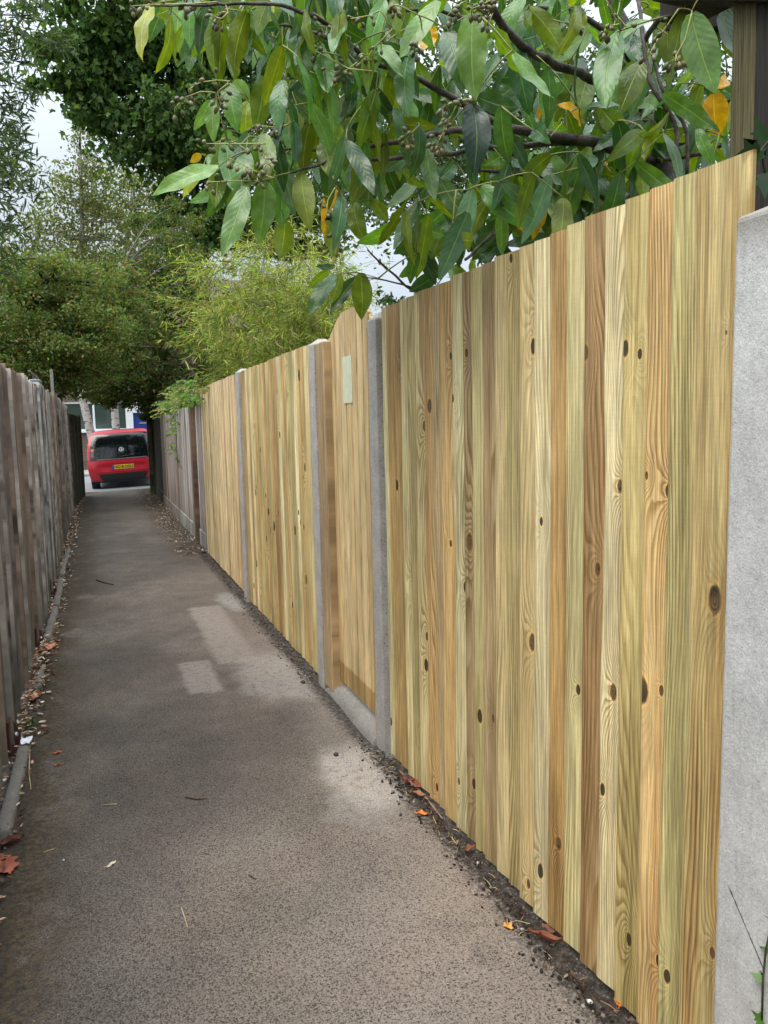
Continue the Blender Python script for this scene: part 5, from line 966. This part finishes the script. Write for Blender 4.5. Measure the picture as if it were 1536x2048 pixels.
L7 = """195 55 205 460 140 l|70 140 150 420 110 d|195 470 200 790 120 v|215 440 405 490 75 d|290 510 460 645 60 d|435 645 250 750 80 g|485 680 490 885 130 g|560 800 490 990 110 d|730 150 545 285 85 l|850 145 800 490 115 g|925 85 935 290 135 b|960 280 860 520 110 o|1185 60 1300 425 140 g|1150 60 1075 400 60 o|1180 20 1155 240 35 y
1290 425 1310 620 110 y|1000 610 885 830 60 q|760 890 590 1030 100 d|515 600 695 575 40 g|830 460 840 670 80 d|720 330 660 560 110 o|550 340 545 450 90 g|270 110 430 350 30 o|380 240 560 450 40 g|280 345 420 350 50 d|310 240 220 430 60 b|60 890 180 1080 75 d|400 830 300 1020 60 d|375 890 420 1050 60 y|250 890 310 940 50 b
560 1080 330 1110 60 d|1060 410 960 540 25 g|1330 0 1440 300 60 d|640 420 540 560 70 o|520 470 490 540 30 y|700 60 640 170 60 q|640 30 590 130 60 b|10 120 0 210 60 y|120 740 0 870 70 b|1160 590 1000 640 50 o|600 970 560 1010 40 y|1350 350 1310 400 50 y|1230 380 1180 520 60 o|300 430 260 640 60 d|700 500 620 640 60 o
880 240 800 330 40 d|1090 90 1000 130 40 d|60 470 20 640 60 b|600 200 660 400 60 o|420 420 330 560 60 d|860 560 900 700 60 o|960 600 1060 720 50 d|640 760 700 900 60 o|780 640 740 800 60 d|1010 330 1060 470 50 d"""
LV, LF, LC, LU = [], [], [], []
NU, NV = 3, 12
def put_leaf(B, T_, W, roll, col, curve, wob):
    """one leaf as a curved, folded, wavy blade from base B to tip T_"""
    B = np.array(B); T_ = np.array(T_); ax = T_-B; L = np.linalg.norm(ax); ax /= L
    view = norm(np.array((0,0,CAMH))-(B+T_)/2); nrm = norm(view-ax*np.dot(view, ax)); sd = np.cross(ax, nrm)
    n2 = math.cos(roll)*nrm + math.sin(roll)*sd
    if n2[2] < -.1 and rr.random() < .0: n2 = -n2
    s2 = np.cross(ax, n2); base = sum(len(v) for v in LV); vs = []; us = []; rn = rr.random(); fold = rr.uniform(.03,.2); tw = rr.gauss(0,.35); ph = rr.uniform(0,6); bend = rr.uniform(-.05,.05)*L
    for i in range(NV+1):
        t = i/NV; wd = .5*W*(math.sin(math.pi*min(1, .03+.97*t**.9))**.56)*(1-.45*t**5); wd = max(wd, .0007)
        c = B + ax*L*t + n2*(curve*L*(math.sin(math.pi*t)*.8 - .35*t*t*t)) + s2*bend*math.sin(math.pi*t)
        a = tw*(t-.4); sa = math.cos(a)*s2+math.sin(a)*n2; na = math.cos(a)*n2-math.sin(a)*s2
        for j in range(-NU, NU+1):
            u = j/NU; vs.append(c + sa*wd*u + na*(-fold*wd*(1-abs(u)) + wob*W*abs(u)**2*math.sin(t*15+ph+(1.3 if u > 0 else 0)))); us.append((u, t, rn))
    k = 2*NU+1; LV.append(np.array(vs)); LU.append(np.array(us)); LC.append(np.tile(np.clip(np.array(col),.003,1), (len(vs),1)))
    LF.append(np.array([(base+i*k+j, base+i*k+j+1, base+(i+1)*k+j+1, base+(i+1)*k+j) for i in range(NV) for j in range(k-1)]))
YV = []; BASES = []
def depth_for(px, py): return float(np.interp(px, [260,500,760,900,1100,1300,1450], [1.95,2.05,2.15,1.95,1.9,1.85,1.62])) 
yellow_start = None; green = []; yellow = []
def parse(txt, ox, oy, sc_):
    for e in txt.replace('\n','|').split('|'):
        if not e.strip(): continue
        *v, kd = e.split(); bx_, by_, tx_, ty_, w_ = map(float, v)
        b = (ox+bx_/sc_, oy+by_/sc_); t_ = (ox+tx_/sc_, oy+ty_/sc_); lp = math.hypot(t_[0]-b[0], t_[1]-b[1]); d = depth_for((b[0]+t_[0])/2, b[1])
        L = lp*d/F; front = kd in 'glqvy'; target = .20
        if L > .235: d *= .215/L
        elif L < .15: d *= min(1.35, .17/L)
        d += (0 if front else .07) + rr.uniform(-.04,.04)
        (yellow if kd == 'y' else green).append((at(*b, d), at(*t_, d+rr.uniform(-.05,.03)), w_/sc_*d/F, kd, True))
parse(L6, 260, 0, 2.4); parse(L7, 860, 0, 2.272)
for i in range(700):                                       # the many leaves further in and behind, hanging off the same branches
    px = rr.uniform(560, 1470) if rr.random() < .86 else rr.uniform(330,620); py = rr.uniform(-150, 520 if px > 780 else 330)
    if px < 620: py = rr.uniform(-120, 60)
    top_lim = 345+(1330-px)*.42
    if py > top_lim-30 and px > 760: py -= 140
    d = rr.uniform(2.15, 3.3); B = at(px, py, d); L = rr.uniform(.12,.21); dr = norm(np.array((rr.gauss(0,.42), rr.gauss(0,.42), -1+abs(rr.gauss(0,.4))))); kd = rr.choice('ooodddgbbgdo' if d < 2.7 else 'dddodbdo');  # deeper leaves draw more dark tones, painting in the inner shade
    if rr.random() < .008: kd = 'y'
    E_ = B+dr*L; c_ = RC.T @ (E_-np.array((0,0,CAMH))); ex_, ey_ = c_[0]/c_[2]*F+768, c_[1]/c_[2]*F+1024
    if ex_ > 735 and ey_ > 300+.435*(1490-ex_) and E_[0] < 1.17: continue
    if 600 < ex_ <= 735 and ey_ > 470: continue
    (yellow if kd == 'y' else green).append((B, B+dr*L, None, kd, False))
for i in range(130):                                       # the lit outer leaves along the overhanging branches
    px = rr.uniform(430, 800); py = rr.uniform(-60, 300); 
    if px < 560: py = rr.choice([rr.uniform(-60,90), rr.uniform(255,330)])
    B = at(px, py, rr.uniform(2.05,2.45)); dr = norm(np.array((rr.gauss(0,.3), rr.gauss(0,.3), -1))); L = rr.uniform(.11,.18); E_ = B+dr*L; c_ = RC.T @ (E_-np.array((0,0,CAMH)))
    if c_[1]/c_[2]*F+1024 > 440: continue
    green.append((B, E_, None, rr.choice('ggboodbl'), False))
for i in range(110):                                        # the low right part, close behind the near panel top
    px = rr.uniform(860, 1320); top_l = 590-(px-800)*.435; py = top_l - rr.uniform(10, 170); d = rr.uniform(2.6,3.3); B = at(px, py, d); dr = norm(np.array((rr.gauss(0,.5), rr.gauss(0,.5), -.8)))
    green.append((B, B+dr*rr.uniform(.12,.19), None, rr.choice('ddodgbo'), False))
allb = [(g[0], g) for g in green+yellow]
SKA = list(SK); 
def connect(B, col=(.22,.23,.07)):
    arr = np.array(SKA); dd = np.linalg.norm(arr-B, axis=1); j = int(np.argmin(dd)); Q = arr[j]; d = dd[j]
    if d < .006: return
    m_ = (Q+B)/2 + np.array((0,0,.10*d)) + r.normal(0,.05*d,3); rd = .0018+.0022*min(1, d/.35); p1 = .25*Q+.5*m_+.25*B
    twmb.tube([Q, .5625*Q+.375*m_+.0625*B, p1, .0625*Q+.375*m_+.5625*B, B], [rd, rd*.9, rd*.8, rd*.7, .0014], 5, col=(col if d < .2 else tuple(np.array(col)*.65)))
    for f in np.linspace(.15,.95,max(2,int(d/.03))): SKA.append((1-f)**2*Q+2*f*(1-f)*m_+f*f*B)
order = sorted(range(len(allb)), key=lambda i: np.min(np.linalg.norm(np.array(SK)-allb[i][0], axis=1)))
for i in order: connect(allb[i][0])
def make(lst, name, label=None):
    LV.clear(); LF.clear(); LC.clear(); LU.clear()
    for (B, T_, w_, kd, meas) in lst:
        L = np.linalg.norm(np.array(T_)-np.array(B)); full = L*rr.uniform(.25,.37)
        if meas:
            w_ *= 1.08; full = max(full, w_*1.02); full = min(full, .078); ra = math.acos(min(1, max(.15, w_/full)))*rr.choice((-1,1))*.8
        else: ra = rr.gauss(0, .7)
        Bv = np.array(B); ax_ = norm(np.array(T_)-Bv); vw = norm(np.array((0,0,CAMH))-(Bv+np.array(T_))/2); nr_ = norm(vw-ax_*np.dot(vw,ax_)); sd_ = np.cross(ax_, nr_)
        up_ = lambda a_: (math.cos(a_)*nr_+math.sin(a_)*sd_)[2]
        if kd == 'o':                                            # seen from beneath, light coming through
            ra = ra if up_(ra) < up_(-ra) else -ra; ra += math.pi*(rr.random() < .55)
        elif rr.random() < .85: ra = ra if up_(ra) > up_(-ra) else -ra
        col = np.array(KIND[kd])*rr.gauss(1, .12)*np.array((rr.gauss(1,.07),1,rr.gauss(1,.1)))
        put_leaf(B, T_, full, ra, col, rr.gauss(.06,.06), rr.uniform(.0,.10))
    o = soup(name, M_BIG, np.concatenate(LV), np.concatenate(LF), laurel, np.concatenate(LC), np.concatenate(LU), smooth=True)
    if label: o['label'] = label
make(green, 'leaves'); make(yellow, 'yellow_leaves', 'yellow and orange dying leaves')
# fruits on pale strands
fr = MB()
def strand(pts, n, d, sc_=2.4, ox=260, oy=0, thick=.002):
    P = [at(ox+a/sc_, oy+b/sc_, d+rr.uniform(-.02,.02)) for a, b in pts]; connect(P[-1], (.17,.17,.05)); out = []
    for i in range(len(P)-1):
        for k in range(5): out.append(P[i]+(P[i+1]-P[i])*k/5)
    out.append(P[-1]); twmb.tube(out, list(np.linspace(thick*.6, thick, len(out))), 5, col=(.30,.29,.085))
    for i in range(n):
        f = (rr.random()**1.4)*.75; q_ = out[int(f*(len(out)-1))]; o_ = np.array((rr.gauss(0,1), rr.gauss(0,1), rr.gauss(-.35,.8))); o_ = norm(o_)*rr.uniform(.012,.022); c = q_+o_
        twmb.tube([q_, c], [.001,.001], 4, col=(.17,.18,.05)); ax = norm(o_*.6+np.array((0,0,-.006))); s_ = rr.uniform(.0046,.0066); cc = np.array((.13,.125,.05))*rr.uniform(.65,1.25)*np.array((rr.gauss(1,.08),1,1)); cc = tuple(np.clip(cc, .01, 1))
        fr.ball(c+ax*s_*1.2, (s_, s_, s_*1.45), 8, 6, axis=ax, col=cc); fr.ball(c+ax*s_*2.5, (s_*.25, s_*.25, s_*.45), 5, 3, axis=ax, col=(.05,.045,.02)); fr.ball(c+ax*s_*.1, (s_*.75, s_*.75, s_*.3), 6, 3, axis=ax, col=(.12,.11,.05))
for pts, n, d in [([(0,30),(120,22),(260,20)],9,1.98), ([(215,520),(260,470),(340,440),(410,445)],7,2.02), ([(280,430),(340,395),(420,385),(480,390)],6,2.04), ([(400,80),(440,90),(470,60)],11,1.96), ([(250,20),(330,15),(420,10)],10,1.97), ([(430,490),(420,440),(470,400)],8,2.0),
                  ([(350,690),(430,690),(560,690),(650,690)],8,2.04), ([(600,600),(680,610),(760,600)],8,2.1), ([(370,875),(480,870),(610,868),(690,855)],8,2.0), ([(480,760),(560,800),(640,840),(690,855)],14,2.0), ([(600,690),(660,780),(700,830)],9,2.02), ([(860,235),(950,275),(1050,330),(1190,345)],8,2.08),
                  ([(900,120),(960,135),(1060,180)],7,2.1), ([(960,340),(1020,350),(1090,300)],9,2.08), ([(1130,290),(1170,230),(1260,140)],12,2.04), ([(1250,20),(1290,25),(1380,70)],7,1.98), ([(1060,90),(1150,75),(1200,50)],6,2.05), ([(1310,690),(1340,650),(1390,600)],12,2.1), ([(1390,240),(1370,210),(1400,170)],12,2.02), ([(1490,700),(1510,640),(1536,600)],8,2.02), ([(940,1030),(950,960),(985,900)],6,2.12), ([(1000,1180),(1005,1100),(1040,1000)],5,2.15), ([(1100,520),(1160,490),(1200,440)],8,2.1)]: strand(pts, n, d)
for pts, n, d in [([(190,40),(230,25),(280,0)],12,1.78), ([(270,90),(250,50),(260,0)],8,1.8), ([(30,660),(60,600),(100,520),(130,460)],12,1.95), ([(790,140),(810,120),(860,110)],8,1.85), ([(1115,280),(1120,250),(1160,180),(1190,60)],8,1.7), ([(1000,240),(1040,170),(1130,40)],6,1.72), ([(70,480),(110,470),(170,450)],10,1.92), ([(80,70),(110,40),(150,10)],6,1.85), ([(320,960),(300,900),(320,820)],10,2.4), ([(900,130),(840,60),(800,0)],3,1.9), ([(490,580),(530,640),(600,560)],5,2.2), ([(700,130),(640,110),(560,90)],5,2.2)]: strand(pts, n, d, 2.272, 860)
M_FRUIT = leaf_mat('fruit_skin', .45, .0, .2, .4); M_TWG2 = leaf_mat('petiole', .55, .0, .2, .3)
q = NM('laurel_bark'); p = q.pos(); n1 = q.noise(p, 60, 5, .65); n2 = q.noise(p, 14, 3); q.pbr(q.mix(q.rng(q.math('ADD', q.math('MULTIPLY', n1, .6), q.math('MULTIPLY', n2, .5)), .42, .68), (.035,.028,.024), (.12,.098,.085)), .75, q.bump(n1, .6, .004), spec=.3); M_LB = q.m
trunkmb.build('trunk', M_LB, laurel, recalc=False); brmb.build('branches', M_LB, laurel, recalc=False); twmb.build('twigs', M_TWG2, laurel, recalc=False); fr.build('fruit', M_FRUIT, laurel, recalc=False)
# ---------------------------------------------------------------- hedge and grass bank across the road
t = empty('hedge', (-2.0, 30.2, 0), 'low grey green hedge under the window across the road, left of the car', 'hedge'); r = np.random.default_rng(121)
P = r.random((5200,3))*np.array((3.6,.9,.9))+np.array((-4.4,29.8,.05)); leaves('foliage', M_HAW, P, r.uniform(.05,.09,len(P)), pick([(.10,.13,.06),(.13,.16,.07),(.08,.11,.05)], len(P), r), 'oval', t, seed=122)
# twigs and stalks caught in the soil strip by the near panel
mb = MB(); rr = random.Random(5)
for _ in range(150):
    y = rr.uniform(1.0,3.1); x = rr.gauss(1.085,.022); a = rr.uniform(0,6.28); L = rr.uniform(.015,.06); c = rr.choice([DT, DT, (.03,.022,.018), s2l((150,118,86)), s2l((186,166,120))]); z = rr.uniform(.002,.012)
    p0 = np.array((x,y,z)); d = np.array((math.cos(a)*.6, math.sin(a), rr.uniform(-.05,.15))); mb.tube([p0-d*L/2, p0+np.array((0,0,.003)), p0+d*L/2], [.0012,.0014,.0008], 4, col=c)
tag(mb.build('twig_litter', M_TWIG, recalc=False), 'fine dark twigs and stalks scattered in the soil along the near panel', 'twigs', kind='stuff')
